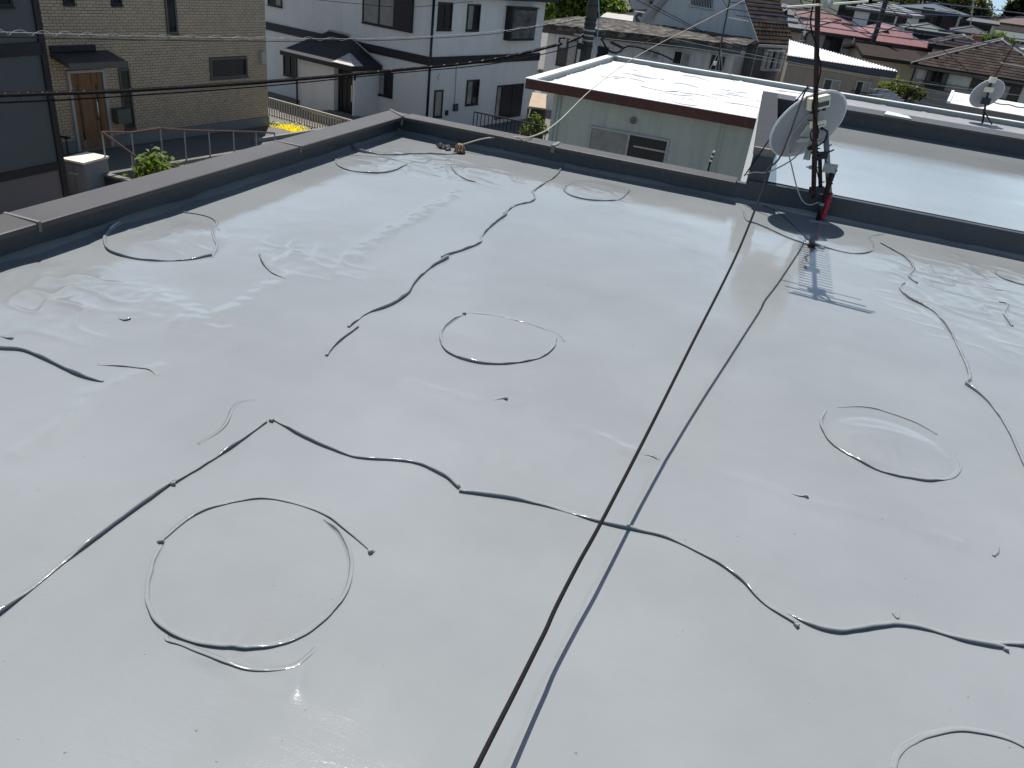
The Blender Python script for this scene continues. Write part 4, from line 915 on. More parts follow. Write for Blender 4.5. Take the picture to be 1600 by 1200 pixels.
# footprint: corner KC, F1 runs left, F2 runs right-away
cor=[KC-F1.u*L1,KC,KC+F2.u*L2,KC+F2.u*L2-F1.u*L1]
mb=MB(); mb.hexa([np.array([p[0],p[1],GZ]) for p in cor]+[np.array([p[0],p[1],ZT]) for p in cor]); mb.build('wall',PLASTER,wh)
BAND=mat('black band',(.014,.014,.017),.55,.1,6)
mb=MB(); F1.box(mb,-L1,.0,0,.05,zband0,zband1); F2.box(mb,.05,L2,.0,.05,zband0,zband1); mb.build('floor_band',BAND,wh)
# eaves and roof
oh=.42
ee=[KC-F1.u*(L1+oh)+F1.n*oh,KC+F1.n*oh+F2.n*oh,KC+F2.u*(L2+oh)+F2.n*oh,KC+F2.u*(L2+oh)-F1.u*(L1+oh)]
cen=sum(ee)/4; ap0=np.array([cen[0],cen[1],0])
mb=MB(); lo=[np.array([p[0],p[1],ZT]) for p in ee]; hi=[np.array([p[0],p[1],ZT+.16]) for p in ee]
mb.hexa(lo+hi); mb.add(hi+[np.array([cen[0],cen[1],ZT+1.5])],[(0,1,4),(1,2,4),(2,3,4),(3,0,4)]); mb.build('roof',mat('black roof tile',(.022,.022,.026),.6,.15,4),wh)
a_=F2.P(0.03,.05,0); MB().tube([np.array([KC[0],KC[1],0])+F1.n*.07+F2.n*.05+Z*ZT,np.array([KC[0],KC[1],0])+F1.n*.07+F2.n*.05+Z*GZ],.055,8).build('downpipe',BLACKFRAME,wh,True)
def W(F,pts,panes=2,mix=None,**k):
    r=F.rect(pts); r=(r[0],r[1],r[2],min(r[3],ZT-.12)); return window(F,r,wh,BLACKFRAME,panes,.055,mix=mix or [GLASS,CURTAIN],**k)
W(F1,[(568,-32),(622,-18),(617,45),(567,35)],2,[CURTAIN,CURTAIN],label='large upper window')
r=F1.rect([(620,-18),(648,-12),(645,53),(616,45)]); F1.box(MB(),r[0],r[1],0,.12,r[2],min(r[3],ZT-.1)).build('shutter_box',SHUTTER,wh)
W(F1,[(419,-20),(441,-15),(441,12),(419,7)])
W(F1,[(591,108),(615,115),(613,153),(588,147)],2,[CURTAIN,GLASS])
W(F1,[(444,80),(465,86),(463,122),(443,116)],2,[GLASS,GLASS])
W(F2,[(685,3),(707,4),(704,47),(682,47)],2,[GLASS,GLASS]); W(F2,[(731,6),(751,7),(747,48),(727,48)],2,[CURTAIN,GLASS])
W(F2,[(730,125),(749,124),(745,163),(726,164)],2,[CURTAIN,GLASS])
W(F2,[(679,141),(692,140),(689,182),(676,184)],1,[CURTAIN],name='side_door',label='narrow glazed side door')
# bay
r=F2.rect([(792,10),(831,13),(825,62),(786,62)]); bay=F2.box(MB(),r[0],r[1],0,.32,r[2],r[3]).build('bay_window',BLACKFRAME,wh)
F2.box(MB(),r[0]+.12,r[1]-.06,.32,.335,r[2]+.10,r[3]-.08).build('pane',mat('bay pane painted reflection',(.10,.105,.11),.1,.6,2.5,.1,6),bay)  # mottled tone paints reflected twigs into the pane colour
F2.box(MB(),r[0]-.04,r[1]+.04,.0,.38,r[3],r[3]+.05).build('bay_roof',BLACKFRAME,bay)
# shutter door
r=F2.rect([(777,133),(818,131),(812,182),(772,186)]); sd=F2.box(MB(),r[0],r[1],0,.04,r[2],r[3]).build('shutter_door',BLACKFRAME,wh)
for k in range(2): F2.box(MB(),r[0]+.3+(r[1]-r[0]-.38)*k/2+.02,r[0]+.3+(r[1]-r[0]-.38)*(k+1)/2-.02,.04,.06,r[2]+.05,r[3]-.06).build('shutter_panel',SHUTTER,sd)
F2.box(MB(),r[0],r[0]+.25,.04,.055,r[2]+.05,r[3]-.06).build('side_panel',CURTAIN,sd)
a=F2.hit(709,120); mtr=F2.box(MB(),F2.hit(708,163)[0],F2.hit(713,163)[0],0,.12,F2.hit(710,173)[1],F2.hit(710,162)[1]).build('meter_box',mat('meter grey',(.06,.065,.07),.6),wh)
MB().tube([F2.P(F2.hit(712,112)[0],.02,zband0),F2.P(F2.hit(710,160)[0],.02,F2.hit(710,162)[1])],.02,5).build('conduit',W1,wh)
q=F2.hit(697,176); F2.box(MB(),q[0]-.07,q[0]+.07,0,.07,q[1]-.1,q[1]+.1).build('socket_box',BLACKFRAME,wh)
q=F2.hit(686,120); c=F2.P(q[0],0,q[1]); MB().tube([c,c+F2.n*.08],.11,12).build('vent',PLASTER,wh)
# porch: projecting block with hipped canopy
PD=1.45; ov=.3
FP=Facade(F1.P(0,PD,0),-13.5); FPe=Facade(F1.P(0,PD+ov,0),-13.5)
pr_,zpe=F1.hit(591,103); pc_=FPe.hit(543.5,100)[0]-ov*.3; zpe=zpe+.05
pl_=FP.hit(466,100)[0]; dl,dr=FP.hit(522,110)[0],FP.hit(551,110)[0]
wc=pc_-.25
F1.box(MB(),pl_+.05,dl-.01,0,PD-.01,GZ,zpe-.12).build('porch_wall',PLASTER,wh)
F1.box(MB(),dr+.01,max(dr+.12,wc),0,PD,GZ,zpe-.12).build('porch_wall',PLASTER,wh)
dd=Facade(F1.P(0,PD-.25,0),-13.5)
door=dd.box(MB(),dl-.1,dr+.1,-.1,0,GZ+.1,zpe-.15).build('front_door',mat('black door',(.012,.012,.014),.5,.1,10),wh)
for k in range(4): dd.box(MB(),dl+.04+(dr-dl)*k*.25,dl+.04+(dr-dl)*(k*.25+.2),.0,.02,GZ+.25,zpe-.3).build('door_panel',BLACKFRAME,door)
MB().tube([dd.P(dr-.22,.06,GZ+.8),dd.P(dr-.22,.06,GZ+1.45)],.02,6).build('handle',ALU,door)
F1.box(MB(),dl-.2,dr+.5,PD-.2,PD+1.1,GZ,GZ+.32).build('door_step',CONC,wh)
c0=FPe.hit(437,77)[0]; c1=pc_+ov
zr=F1.hit(520,49)[1]
e=[F1.P(c0,PD+ov,zpe),F1.P(c1,PD+ov,zpe),F1.P(c1+.05,.02,zpe),F1.P(c0,.02,zpe)]
r0,r1=F1.P(F1.hit(516,49)[0],.06,zr),F1.P(F1.hit(545,52)[0],.06,zr-.02)
hp=F1.P(c1-.95,PD-.55,zpe+.5)
dnv=np.array([0,0,-.17]); BTL=mat('black roof tile',(.022,.022,.026))
mb=MB(); mb.add([e[0],e[1],e[2],e[3],r0,r1],[(0,1,5,4),(1,2,5),(3,0,4)]); mb.add(e+[p+dnv for p in e],[(0,4,5,1),(1,5,6,2),(3,7,4,0),(7,6,5,4)])
can=mb.build('porch_roof',BTL,wh)
# sunlit corner of the canopy hip, sunlight put into paler lapped courses
LT=mat('sun toned porch tile',(.50,.48,.46),.7,.15,5,island=.15)
up=np.array([0,0,.018]); cor_=e[1]; tip=cor_+(r1-cor_)*.42
la=cor_+(e[0]-cor_)/np.linalg.norm(e[0]-cor_)*1.05; lb=cor_+(e[2]-cor_)/np.linalg.norm(e[2]-cor_)*.62
rows=4
for k in range(rows):
    t0,t1=k/rows,(k+1)/rows-.015
    for (a_,b_) in ((la,cor_),(cor_,lb)):
        q=[a_+(tip-a_)*t0+up*2.2,b_+(tip-b_)*t0+up*2.2,b_+(tip-b_)*t1+up,a_+(tip-a_)*t1+up]
        MB().add(q+[p-up*1.2 for p in q],[(0,1,2,3),(0,4,5,1),(1,5,6,2),(2,6,7,3),(3,7,4,0)]).build('sunlit_patch_course',LT,can)
for p_,q_ in ((r0,e[3]),(r0,r1),(r1,e[2])): MB().tube([p_+[0,0,.02],q_+[0,0,.02]],.04,6).build('flashing',W1,can)
MB().tube([F1.P(FP.hit(465,95)[0],PD+.06,zpe-.1),F1.P(FP.hit(465,95)[0],PD+.06,GZ)],.04,6).build('porch_downpipe',BLACKFRAME,wh)
q=FP.hit(558,117); c=FP.P(q[0],0.02,q[1]); MB().tube([c,c+FP.n*.1,c+FP.n*.12-Z*.2],.05,6).build('porch_lamp',BLACKFRAME,wh)

# ---------------------------------------------------------------- brick tiled house, left
TILE=mat('cream brick tile',(.46,.37,.265),.8,.08,4,.15,60,island=.07)
MORT=mat('tile joint',(.19,.155,.12),.9,.1,5)
FB=Facade(at(250,205,27.),79)
s1=FB.hit(417,100)[0]; s0=FB.hit(60,60)[0]-.2; zb0=FB.hit(250,203)[1]; ZB=.9
br=thing('brick_tiled_house',FB.P(0,-3,GZ),'house clad in cream brick tiles with a wooden front door','house')
FB.box(MB(),s0,s1,-8,-.015,GZ,ZB).build('wall',MORT,br)
dR=FB.rect([(100,108),(162,105),(174,228),(126,234)]); 
holes=[]
def hole(pts):
    r=FB.rect(pts); holes.append(r); return r
door_r=hole([(101,112),(161,106),(174,228),(124,235)])
sw=hole([(184,108),(203,107),(209,201),(195,202)])
hw=hole([(327,91),(385,88),(386,119),(328,123)])
tw_=hole([(255,-45),(272,-48),(275,52),(258,54)])
t1=hole([(97,-14),(114,-16),(115,5),(98,7)]); t2_=hole([(172,-14),(188,-16),(189,7),(173,8)])
mb=MB(); row=.078; tl=.185; z=zb0; k=0
while z<.86:
    s=s0-(tl/2 if k%2 else 0)
    while s<s1:
        a,b=max(s,s0)+.006,min(s+tl,s1)-.006
        for h in holes:
            if z<h[3] and z+row>h[2]:
                if h[0]<=a and b<=h[1]: b=a
                elif a<h[0]<b: b=h[0]-.004
                elif a<h[1]<b: a=h[1]+.004
        if b-a>.025:
            d=.002+rng.rand()*.010; dd_=d+(rng.rand()-.5)*.004
            V=[FB.P(a,-.012,z+.005),FB.P(b,-.012,z+.005),FB.P(b,-.012,z+row-.005),FB.P(a,-.012,z+row-.005),FB.P(a,d,z+.006),FB.P(b,dd_,z+.006),FB.P(b,dd_,z+row-.008),FB.P(a,d,z+row-.008)]
            mb.add(V,[(4,5,6,7),(0,1,5,4),(1,2,6,5),(2,3,7,6),(3,0,4,7)])
        s+=tl
    z+=row; k+=1
mb.build('wall_tiles',TILE,br,kind='stuff')
window(FB,sw,br,mat('taupe frame',(.10,.095,.085),.5),1,.045,label='tall narrow window beside the door')
window(FB,hw,br,MATS['taupe frame'],1,.06,mix=[GLASS]); window(FB,tw_,br,MATS['taupe frame'],1,.06); window(FB,t1,br,BLACKFRAME,1,.05); window(FB,t2_,br,BLACKFRAME,1,.05)
WOODM=mat('oak door',(.22,.115,.055),.55,.18,5,.15,60,stain=(.10,.05,.025),stain_amt=.5,stain_scale=4,streak=True)
a0,a1,z0,z1=door_r
mb=MB(); FB.box(mb,a0-.02,a0+.06,0,.07,z0,z1); FB.box(mb,a1-.06,a1+.02,0,.07,z0,z1); FB.box(mb,a0+.06,a1-.06,0,.07,z1-.07,z1); dfr=mb.build('door_frame',ALUFRAME,br)
a0+=.07;a1-=.07;z1-=.08; Wd=a1-a0
dr_=FB.box(MB(),a0,a1,-.01,.02,z0,z1).build('front_door',WOODM,br)
for (p,q) in ((0,.14),(.23,.62),(.64,.72),(.84,1.)): FB.box(MB(),a0+Wd*p+.006,a0+Wd*q-.006,.02,.034,z0+.01,z1-.01).build('door_panel',WOODM,dr_)
for (p,q) in ((.15,.22),(.745,.82)): FB.box(MB(),a0+Wd*p+.01,a0+Wd*q-.01,.021,.028,z0+.25,z1-.3).build('glass_slot',GLASS,dr_)
hx=a0+Wd*.69; MB().tube([FB.P(hx,.05,z0+.78),FB.P(hx,.10,z0+.9),FB.P(hx,.10,z0+1.25),FB.P(hx,.05,z0+1.37)],.02,6).build('handle',ALU,dr_,True)
r=FB.rect([(78,98),(196,88),(196,94),(78,104)])
FK=Facade(FB.P(0,.8,0),79)
ka,kz=FK.hit(108,101); kb,_=FK.hit(198,97)
cz=FB.rect([(80,90),(187,82),(187,84),(80,92)])
mb=MB(); zc_=kz; 
P_=[FB.P(ka,.8,zc_-.11),FB.P(kb,.8,zc_-.11),FB.P(kb,.03,zc_+.05),FB.P(ka,.03,zc_+.05)]
mb.hexa([p for p in P_]+[p+np.array([0,0,.13]) for p in P_]); mb.build('door_canopy',mat('dark canopy',(.045,.047,.052),.5,.1,5),br)
FB.box(MB(),ka-.02,kb+.02,.8,.83,zc_-.13,zc_+.03).build('canopy_edge',MATS['taupe frame'],br)
FB.box(MB(),ka,kb-.4,.02,.10,zc_+.19,zc_+.34).build('canopy_flashing',BLACKFRAME,br)
r=FB.rect([(174,169),(193,167),(194,189),(176,191)]); FB.box(MB(),r[0]-.02,r[1]+.02,.02,.30,r[2],r[3]).build('mailbox',mat('taupe mailbox',(.11,.105,.095),.5,.08,8),br)
q=FB.hit(407,89); c=FB.P(q[0],.02,q[1]); FB.box(MB(),q[0]-.09,q[0]+.09,.0,.16,q[1]-.17,q[1]+.17).build('wall_lamp',ALUFRAME,br)
FB.box(MB(),s0,s1+.01,.002,.03,zb0-.32,zb0-.005).build('plinth',mat('plinth grey',(.19,.195,.20),.8,.08,3),br)
# entrance platform, ramp wall, handrail
zpl=FB.hit(150,234)[1]
PLT=mat('grey paving',(.13,.13,.13),.85,.12,3,.2,30,stain=(.08,.08,.078),stain_amt=.4,stain_scale=1.5)
pf=thing('entrance_ramp',FB.P(1,1.2,GZ),'grey concrete entrance platform and ramp along the tiled house','ramp')
FB.box(MB(),a0-.6,s1+.1,.04,2.2,GZ,zpl-.02).build('platform',PLT,pf)
FB.box(MB(),a0+1.2,s1+.1,2.2,2.34,GZ-.2,zpl+.03).build('retaining_wall',CONC,pf)
FB.box(MB(),a0+.4,a0+1.9,2.36,3.2,GZ,zpl-.25).build('step',PLT,pf)
zrw=Facade(FB.P(0,1.5,0),79).hit(410,214)[1]
FB.box(MB(),s1-2.2,s1+1.6,1.5,1.62,GZ,zrw).build('ramp_wall',MATS['plinth grey'],pf)
rl_=thing('handrail',FB.P(2,2.25,zpl),'brown handrail on slim steel posts along the entrance ramp','handrail')
FR=Facade(FB.P(0,2.27,0),79)
tops=[(153,207),(205,207),(246,201),(289,203),(329,204),(366,205),(401,206),(430,208)]; bots=[(165,248),(209,241),(253,230),(290,234),(328,235),(366,235),(401,236),(430,238)]
tp=[]
for t,b in zip(tops,bots):
    sa,za_=FR.hit(*t); sb,zb_=FR.hit(*b); tp.append(FR.P(sb,0,za_)); MB().tube([FR.P(sb,0,min(zb_,zpl)),FR.P(sb,0,za_)],.022,6).build('post',GALV,rl_)
BRRAIL=mat('brown rail',(.10,.055,.04),.5,.1,10)
MB().tube(tp,.028,6).build('rail',BRRAIL,rl_)
lp=[tp[0],FR.P(FR.hit(182,232)[0],.6,FR.hit(182,232)[1]),FR.P(FR.hit(212,262)[0],1.2,FR.hit(212,262)[1])]
MB().tube(lp,.028,6).build('rail',BRRAIL,rl_,label='lower rail sloping down the steps'); MB().tube([lp[1],lp[1]-[0,0,1.]],.022,6).build('post',GALV,rl_)
# block wall in front of the ramp
BLK=mat('dark block wall',(.035,.033,.032),.9,.15,5,.3,30,stain=(.075,.07,.068),stain_amt=.5,stain_scale=2)
A0,A1=np.array(at(131,264,23.5)),np.array(at(235,309,22.)); bw=thing('block_wall',(A0[0],A0[1],GZ),'dark concrete block wall with a pale scribble beside the grey cabinet','wall')
tb=A1-A0; tb[2]=0; Lb=np.linalg.norm(tb); FW2=Facade(A0,math.degrees(math.atan2(tb[1],tb[0])))
zz=min(A0[2],-3.6); nrow=6
for r_ in range(nrow):
    x=-(.2 if r_%2 else 0)
    while x<Lb+1.2:
        a,b=max(x,0)+.005,min(x+.4,Lb+1.2)-.005
        if b-a>.05: FW2.box(MB(),a,b,-.12,rng.rand()*.004,A0[2]-.06-.2*(r_+1)+.005,A0[2]-.06-.2*r_-.005).build('block',BLK,bw)
        x+=.4
FW2.box(MB(),0,Lb+1.2,-.115,-.006,GZ,A0[2]-.07).build('joint_mortar',MORT,bw)
FW2.box(MB(),-.02,Lb+1.2,-.15,.03,A0[2]-.055,A0[2]).build('cap',CONC,bw)
SCR=mat('pale chalk scribble',(.22,.22,.22),.9)
def scr(p): s,z=FW2.hit(*p); return FW2.P(s,.008,z)
for st in ([(134,276),(136,282),(139,279),(140,284),(144,278),(146,283),(150,279)],[(140,288),(144,285),(147,290)],[(147,282),(152,284),(151,280)]):
    MB().tube([scr(p) for p in st],.012,4).build('scribble',SCR,bw)
# grey cabinet
cbp=np.array(at(116,240,23.)); FQ=Facade(at(97,247,23.),4)
cb=thing('storage_cabinet',FQ.P(.4,-.4,GZ),'tall grey metal storage cabinet with a sunlit cream top','cabinet')
ztop=FQ.O[2]; sr=FQ.hit(128,240)[0]
CABM=mat('cabinet grey',(.20,.20,.215),.5,.06,5)
FQ.box(MB(),0,sr,-.85,0,GZ,ztop-.05).build('body',CABM,cb); FQ.box(MB(),-.03,sr+.03,-.88,.03,ztop-.05,ztop).build('top',mat('cream sheet',(.72,.66,.54),.5,.06,6),cb)
for k in range(2): FQ.box(MB(),.03+k*sr/2,sr/2-.015+k*sr/2,.001,.02,GZ+.1,ztop-.1).build('door',CABM,cb)
FQ.box(MB(),sr*.3,sr*.7,.021,.04,FQ.hit(113,270)[1]-.02,FQ.hit(113,270)[1]+.02).build('latch',ALUFRAME,cb)
# black railing piece by the cabinet
bp_=np.array(at(97,215,25.)); bl=thing('black_railing',(bp_[0],bp_[1],GZ),'short black iron railing in the gap left of the wooden door','railing')
MB().tube([bp_+[-.5,0,0],bp_+[.15,.1,0]],.03,6).build('top_rail',BLACKST,bl)
for k in range(4): MB().tube([bp_+[-.45+k*.17,.02*k,0],bp_+[-.45+k*.17,.02*k,-1.1]],.02,5).build('baluster',BLACKST,bl)

# ---------------------------------------------------------------- dark grey house at the left edge
DKW=mat('charcoal wall',(.085,.095,.10),.8,.05,2,.08,60); MAU=mat('mauve grey wall',(.145,.13,.135),.8,.05,2,.08,60)
FD=Facade(at(105,312,21.5),88)
dk=thing('charcoal_house',FD.P(-3,-2,GZ),'charcoal house with black trim and a mauve lower wall at the left edge','house')
zA=FD.hit(50,77)[1]; zB=FD.hit(60,263)[1]
FD.box(MB(),-9,0,-6,0,zB,3.5).build('wall',DKW,dk); FD.box(MB(),-9,0,-6,-.0,GZ,zB-.1).build('lower_wall',MAU,dk)
FD.box(MB(),-9,-.02,.0,.04,zB-.12,zB+.06).build('trim_band',BAND,dk); FD.box(MB(),-9,-.02,.0,.05,zA-.12,zA+.14).build('trim_band',BAND,dk)
FD.box(MB(),-.1,.05,-.1,.05,GZ,3.5).build('corner_trim',BAND,dk)
r=FD.rect([(0,-10),(17,-14),(17,9),(0,12)]); window(FD,(r[0]-.6,r[1],r[2],r[3]),dk,BLACKFRAME,1,.06)
# ---------------------------------------------------------------- cream picket fence, flower bed
FF=Facade(at(420,152,33.),-13)
sF=FF.hit(545,186)[0]+1.5; zf=FF.O[2]; hF=zf-FF.hit(420,181)[1]
fe=thing('picket_fence',FF.P(sF/2,0,zf-hF),'cream metal picket fence before the white house','fence')
CRM=mat('cream fence paint',(.50,.455,.38),.6,.08,8)
FF.box(MB(),0,sF,-.02,.03,zf-.06,zf).build('top_rail',CRM,fe); FF.box(MB(),0,sF,-.02,.02,zf-hF+.05,zf-hF+.09).build('bottom_rail',CRM,fe)
npk=int(sF/.135); pm=None
for k in range(npk+1):
    if pm is None:
        pm=FF.box(MB(),0,.035,-.015,.012,zf-hF,zf-.06).build('picket',CRM,fe)
    else:
        c=pm.copy(); COL.objects.link(c); c.parent=fe; c.location=Vector(FF.u*(k*.135))
bed=FF.box(MB(),-.5,sF,.25,1.1,GZ,zf-hF-.25).build('planter',mat('dark planter wall',(.05,.048,.045),.85,.2,5)); tag(bed,'dark planter wall below the cream picket fence','planter')
FF.box(MB(),-.5,sF,1.1,1.25,GZ,zf-hF-.75).build('kerb',CONC)
tag(bpy.data.objects['kerb'],'pale low kerb in front of the yellow flowers','kerb')

def leaf_cloud(name,c,rad,n,size,m_,parent=None,seed=1,flat=.0,clumps=14,kind=None):
    r=np.random.RandomState(seed); c=np.array(c,float); rad=np.array(rad,float)
    cl=[]; 
    while len(cl)<clumps:
        p=r.randn(3); p/=np.linalg.norm(p); p*=r.rand()**.4
        if p[2]>-.75: cl.append(p*.78)
    V=[];Fc=[]
    for i in range(n):
        k=cl[r.randint(len(cl))]; p=k+r.randn(3)*.17
        q=c+p*rad; d=r.randn(3); d/=np.linalg.norm(d); a=np.cross(d,[.1,.2,1]); a/=np.linalg.norm(a)+1e-9
        s=size*(.6+.8*r.rand()); d[2]-=.3; b=len(V)
        nn=np.cross(a,d)*.18*s
        V+=[q,q+d*s*.5+a*s*.28+nn,q+d*s,q+d*s*.5-a*s*.28+nn]; Fc.append((b,b+1,b+2,b+3))
    o=MB().add(V,Fc).build(name,m_,parent); 
    if kind: o['kind']=kind
    return o
def leafmat(name,col,var=.5):
    M=mat(name,col,.55,.2,3,island=var); b=M.node_tree.nodes['Principled BSDF']; b.inputs['Transmission Weight'].default_value=0; b.inputs['Subsurface Weight'].default_value=0
    t=M.node_tree; tr=t.nodes.new('ShaderNodeBsdfTranslucent'); mxs=t.nodes.new('ShaderNodeMixShader'); mxs.inputs[0].default_value=.4
    src=b.inputs['Base Color'].links[0].from_socket; sc_=t.nodes.new('ShaderNodeVectorMath'); sc_.operation='MULTIPLY'; sc_.inputs[1].default_value=(1.5,1.5,.6); t.links.new(src,sc_.inputs[0]); t.links.new(sc_.outputs[0],tr.inputs[0])
    o=[n for n in t.nodes if n.type=='OUTPUT_MATERIAL'][0]
    t.links.new(b.outputs[0],mxs.inputs[1]); t.links.new(tr.outputs[0],mxs.inputs[2]); t.links.new(mxs.outputs[0],o.inputs[0]); return M
LG=leafmat('fresh leaf',(.10,.15,.025)); LD=leafmat('dark leaf',(.030,.045,.016)); LO=leafmat('olive leaf',(.055,.066,.022)); LY=leafmat('yellow flower',(.85,.74,.02),.2); LB=leafmat('bamboo leaf',(.085,.095,.035))
def tree(name,label,base,H_,crown_c,rad,n,size,m_,seed,cat='tree',trunk=.08,clumps=14,group=None,limbs=5):
    t=thing(name,base,label,cat,group); base=np.array(base,float); cc=np.array(crown_c,float)
    mb=MB(); r=np.random.RandomState(seed+50); mb.tube([base,base+(cc-base)*.45+np.array([.03,.02,0])*H_,cc],[trunk,trunk*.75,trunk*.35],7)
    for k in range(limbs):
        e_=cc+np.array(rad)*(r.rand(3)-.5)*1.3; st_=base+(cc-base)*(.35+.5*r.rand()); mb.tube([st_,(st_+e_)/2+[0,0,.05*H_],e_],[trunk*.5,trunk*.35,trunk*.12],5)
    mb.build('trunk',mat('bark',(.07,.055,.04),.9,.3,8,.4,30),t)
    leaf_cloud('crown',cc,rad,n,size,m_,t,seed,clumps=clumps); return t
c=at(252,256,19.5); tree('leafy_shrub','bright green leafy shrub rising behind the left parapet',(c[0],c[1],GZ),3,c+np.array([0,0,-.1]),(.75,.75,.62),430,.17,LG,3,'shrub',.04,clumps=12)
leaf_cloud('yellow_flowers',at(456,205,29.6),(1.3,.5,.28),1500,.07,LY,None,5,clumps=40); tag(bpy.data.objects['yellow_flowers'],kind='stuff')
leaf_cloud('planter_leaves',FF.P(2.4,.6,zf-hF-.12),(2.6,.35,.3),900,.10,LD,None,6,clumps=40); tag(bpy.data.objects['planter_leaves'],kind='stuff')
c=at(905,8,58.); tree('green_bush','yellow green bamboo clump behind the old long house and pole',(c[0],c[1],GZ),7,c+np.array([0,0,-.2]),(3.6,2.2,2.2),6000,.34,LG,11,'bush',.15,40)
c=at(1410,144,40.); tree('garden_bush','yellow green garden bush beside the slate blue shed roof',(c[0],c[1],GZ),4,c,(1.15,.8,.6),1100,.17,LO,12,'bush',.08,20)
c=at(1392,137,41.); tree('garden_bush','smaller bright bush just left of the garden bush, by the shed',(c[0],c[1],GZ),4,c,(.7,.6,.5),600,.18,LG,13,'bush',.06,10)
for i,(x,y,s_) in enumerate(((1366,157,.4),(1376,160,.3))):
    c=at(x,y,33.); tree('potted_shrub',['small yellow green shrub top left of the slate shed roof','tiny yellow green shrub right of its twin by the shed'][i],(c[0],c[1],GZ),3,c,(s_,s_,s_*.7),160,.13,LG,14+i,'shrub',.03,6)
c=at(1560,55,72.); tree('garden_tree','olive garden tree among the far right roofs',(c[0],c[1],GZ),6,c-np.array([0,0,.3]),(1.35,.9,.6),1500,.22,LG,17,'tree',.12,18)
c=at(1300,43,70.); tree('garden_bush','low olive bush between the two red roofs',(c[0],c[1],GZ),4,c+np.array([4,0,-.4]),(2.2,1.2,.7),900,.25,LO,18,'bush',.1,14)
# wooded hill
hillx=[]
r=np.random.RandomState(4)
LB2=[LB,leafmat('bamboo leaf dark',(.05,.058,.024)),leafmat('bamboo leaf pale',(.12,.125,.05))]
for i in range(26):
    x=1408+i*5.0+r.randn()*2.; x=min(x,1536); top=max(-16,(-12+(max(0,x-1496)/42)**2*26))+r.rand()*5
    D=190+r.rand()*40; c=at(x,top+12,D); c=np.array(c)
    t=tree('hill_tree','feathery olive tree on the wooded hill behind the roofs',(c[0],c[1],GZ),14,c-np.array([0,0,1.2]),(3.1+r.rand(),2.6,3.6+r.rand()*1.4),1500,.75,LB2[i%3],30+i,'tree',.3,16,'trees on the wooded hill',3)
for i in range(9):
    x=1350+i*9; D=210; c=np.array(at(x,-6+r.rand()*6,D)); tree('hill_tree','dark low tree on the far ridge left of the wooded hill',(c[0],c[1],GZ),10,c,(4,3,3),1300,.8,LD,70+i,'tree',.3,14,'trees on the far ridge',3)
for i,(x,y) in enumerate(((1572,18),(1582,14),(1594,13),(1604,16))):
    c=np.array(at(x,y+14,230.)); t=thing('conifer',(c[0],c[1],GZ),'dark conifer on the skyline at the far right','tree','conifers on the right skyline')
    MB().tube([(c[0],c[1],GZ),c+[0,0,3.]],[.35,.08],6).build('trunk',MATS['bark'],t)
    rr=np.random.RandomState(90+i); V=[];Fc=[]
    for k in range(1500):
        h=rr.rand(); w_=(1-h)*2.6+.15; a=rr.rand()*6.28; q=c+np.array([math.cos(a)*w_*rr.rand()**.5,math.sin(a)*w_,-4+h*7.4]); d=rr.randn(3)*.55; e_=np.cross(d,[.3,.1,1])*.6; b=len(V); V+=[q,q+d+e_,q+d*1.4-e_*.3]; Fc.append((b,b+1,b+2))
    MB().add(V,Fc).build('crown',LD,t)
# land rising behind
LAND=mat('distant woods',(.035,.045,.022),.95,.4,.05)
V=[];Fc=[];n=60
for i in range(n+1):
    a=math.radians(-75+150*i/n); e_=1.2+1.5*float(vnoise(i*.35,0,1,2)+.4)+1.2*float(vnoise(i*1.3,0,1,3))
    for D,hh in ((300,-6),(380,max(0,e_*.4)),(700,e_),(1500,e_*1.5-2)): V.append((math.sin(a)*D,math.cos(a)*D,hh))
for i in range(n):
    for k in range(3): Fc.append((i*4+k,(i+1)*4+k,(i+1)*4+k+1,i*4+k+1))
tag(MB().add(V,Fc).build('hills',LAND,None,True),kind='structure')

# ---------------------------------------------------------------- utility pole and wires
pb=np.array(at(915,85,31.)); ptp=np.array(at(932,0,25.)); ptp=np.array([pb[0],pb[1],0]); 
up_=thing('utility_pole',(pb[0],pb[1],GZ),'dark utility pole carrying bundled cables','utility pole')
PCON=mat('dark weathered pole',(.05,.05,.048),.85,.2,6,.2,40)
MB().tube([(pb[0],pb[1],GZ),(pb[0],pb[1],5.)],[.215,.18],14).build('pole',PCON,up_,True)
for y in (8,30,38,47,55,63,72):
    z=at(920,y,31.)[2]; MB().tube([(pb[0],pb[1],z-.025),(pb[0],pb[1],z+.025)],.222,14).build('pole_band',ALUFRAME if y%2 else BLACKST,up_)
q=np.array(at(908,72,30.7)); MB().obox(q,X,Y_,Z,.28,.2,.22).build('junction_box',BLACKST,up_)
zz=np.array(at(918,57,31.)); MB().tube([zz+[-.5,.0,0],zz+[.5,0,0]],.03,6).build('cross_arm',GALV,up_)
bj=np.array(at(880,68,30.4)); o=thing('splice_box',bj,'grey cable splice case hanging on the wires left of the pole','splice box'); MB().obox(bj,[1,.2,.15],Y_,Z,.2,.12,.26).build('case',W1,o); MB().tube([bj+[0,0,.13],bj+[0,0,.22]],.02,6).build('hanger',BLACKST,o)
# pole on the far street, thin
f0=np.array(at(1364,66,60.)); ftop=np.array(at(1386,-4,60.)); p2=thing('utility_pole',(f0[0],f0[1],GZ),'thin distant utility pole standing before the red roof','utility pole')
MB().tube([(f0[0],f0[1],GZ),(f0[0],f0[1],4)],.15,8).build('pole',PCON,p2)
for z in (1.6,2.6): MB().tube([(f0[0]-.8,f0[1],z),(f0[0]+.8,f0[1],z)],.05,5).build('cross_arm',GALV,p2)
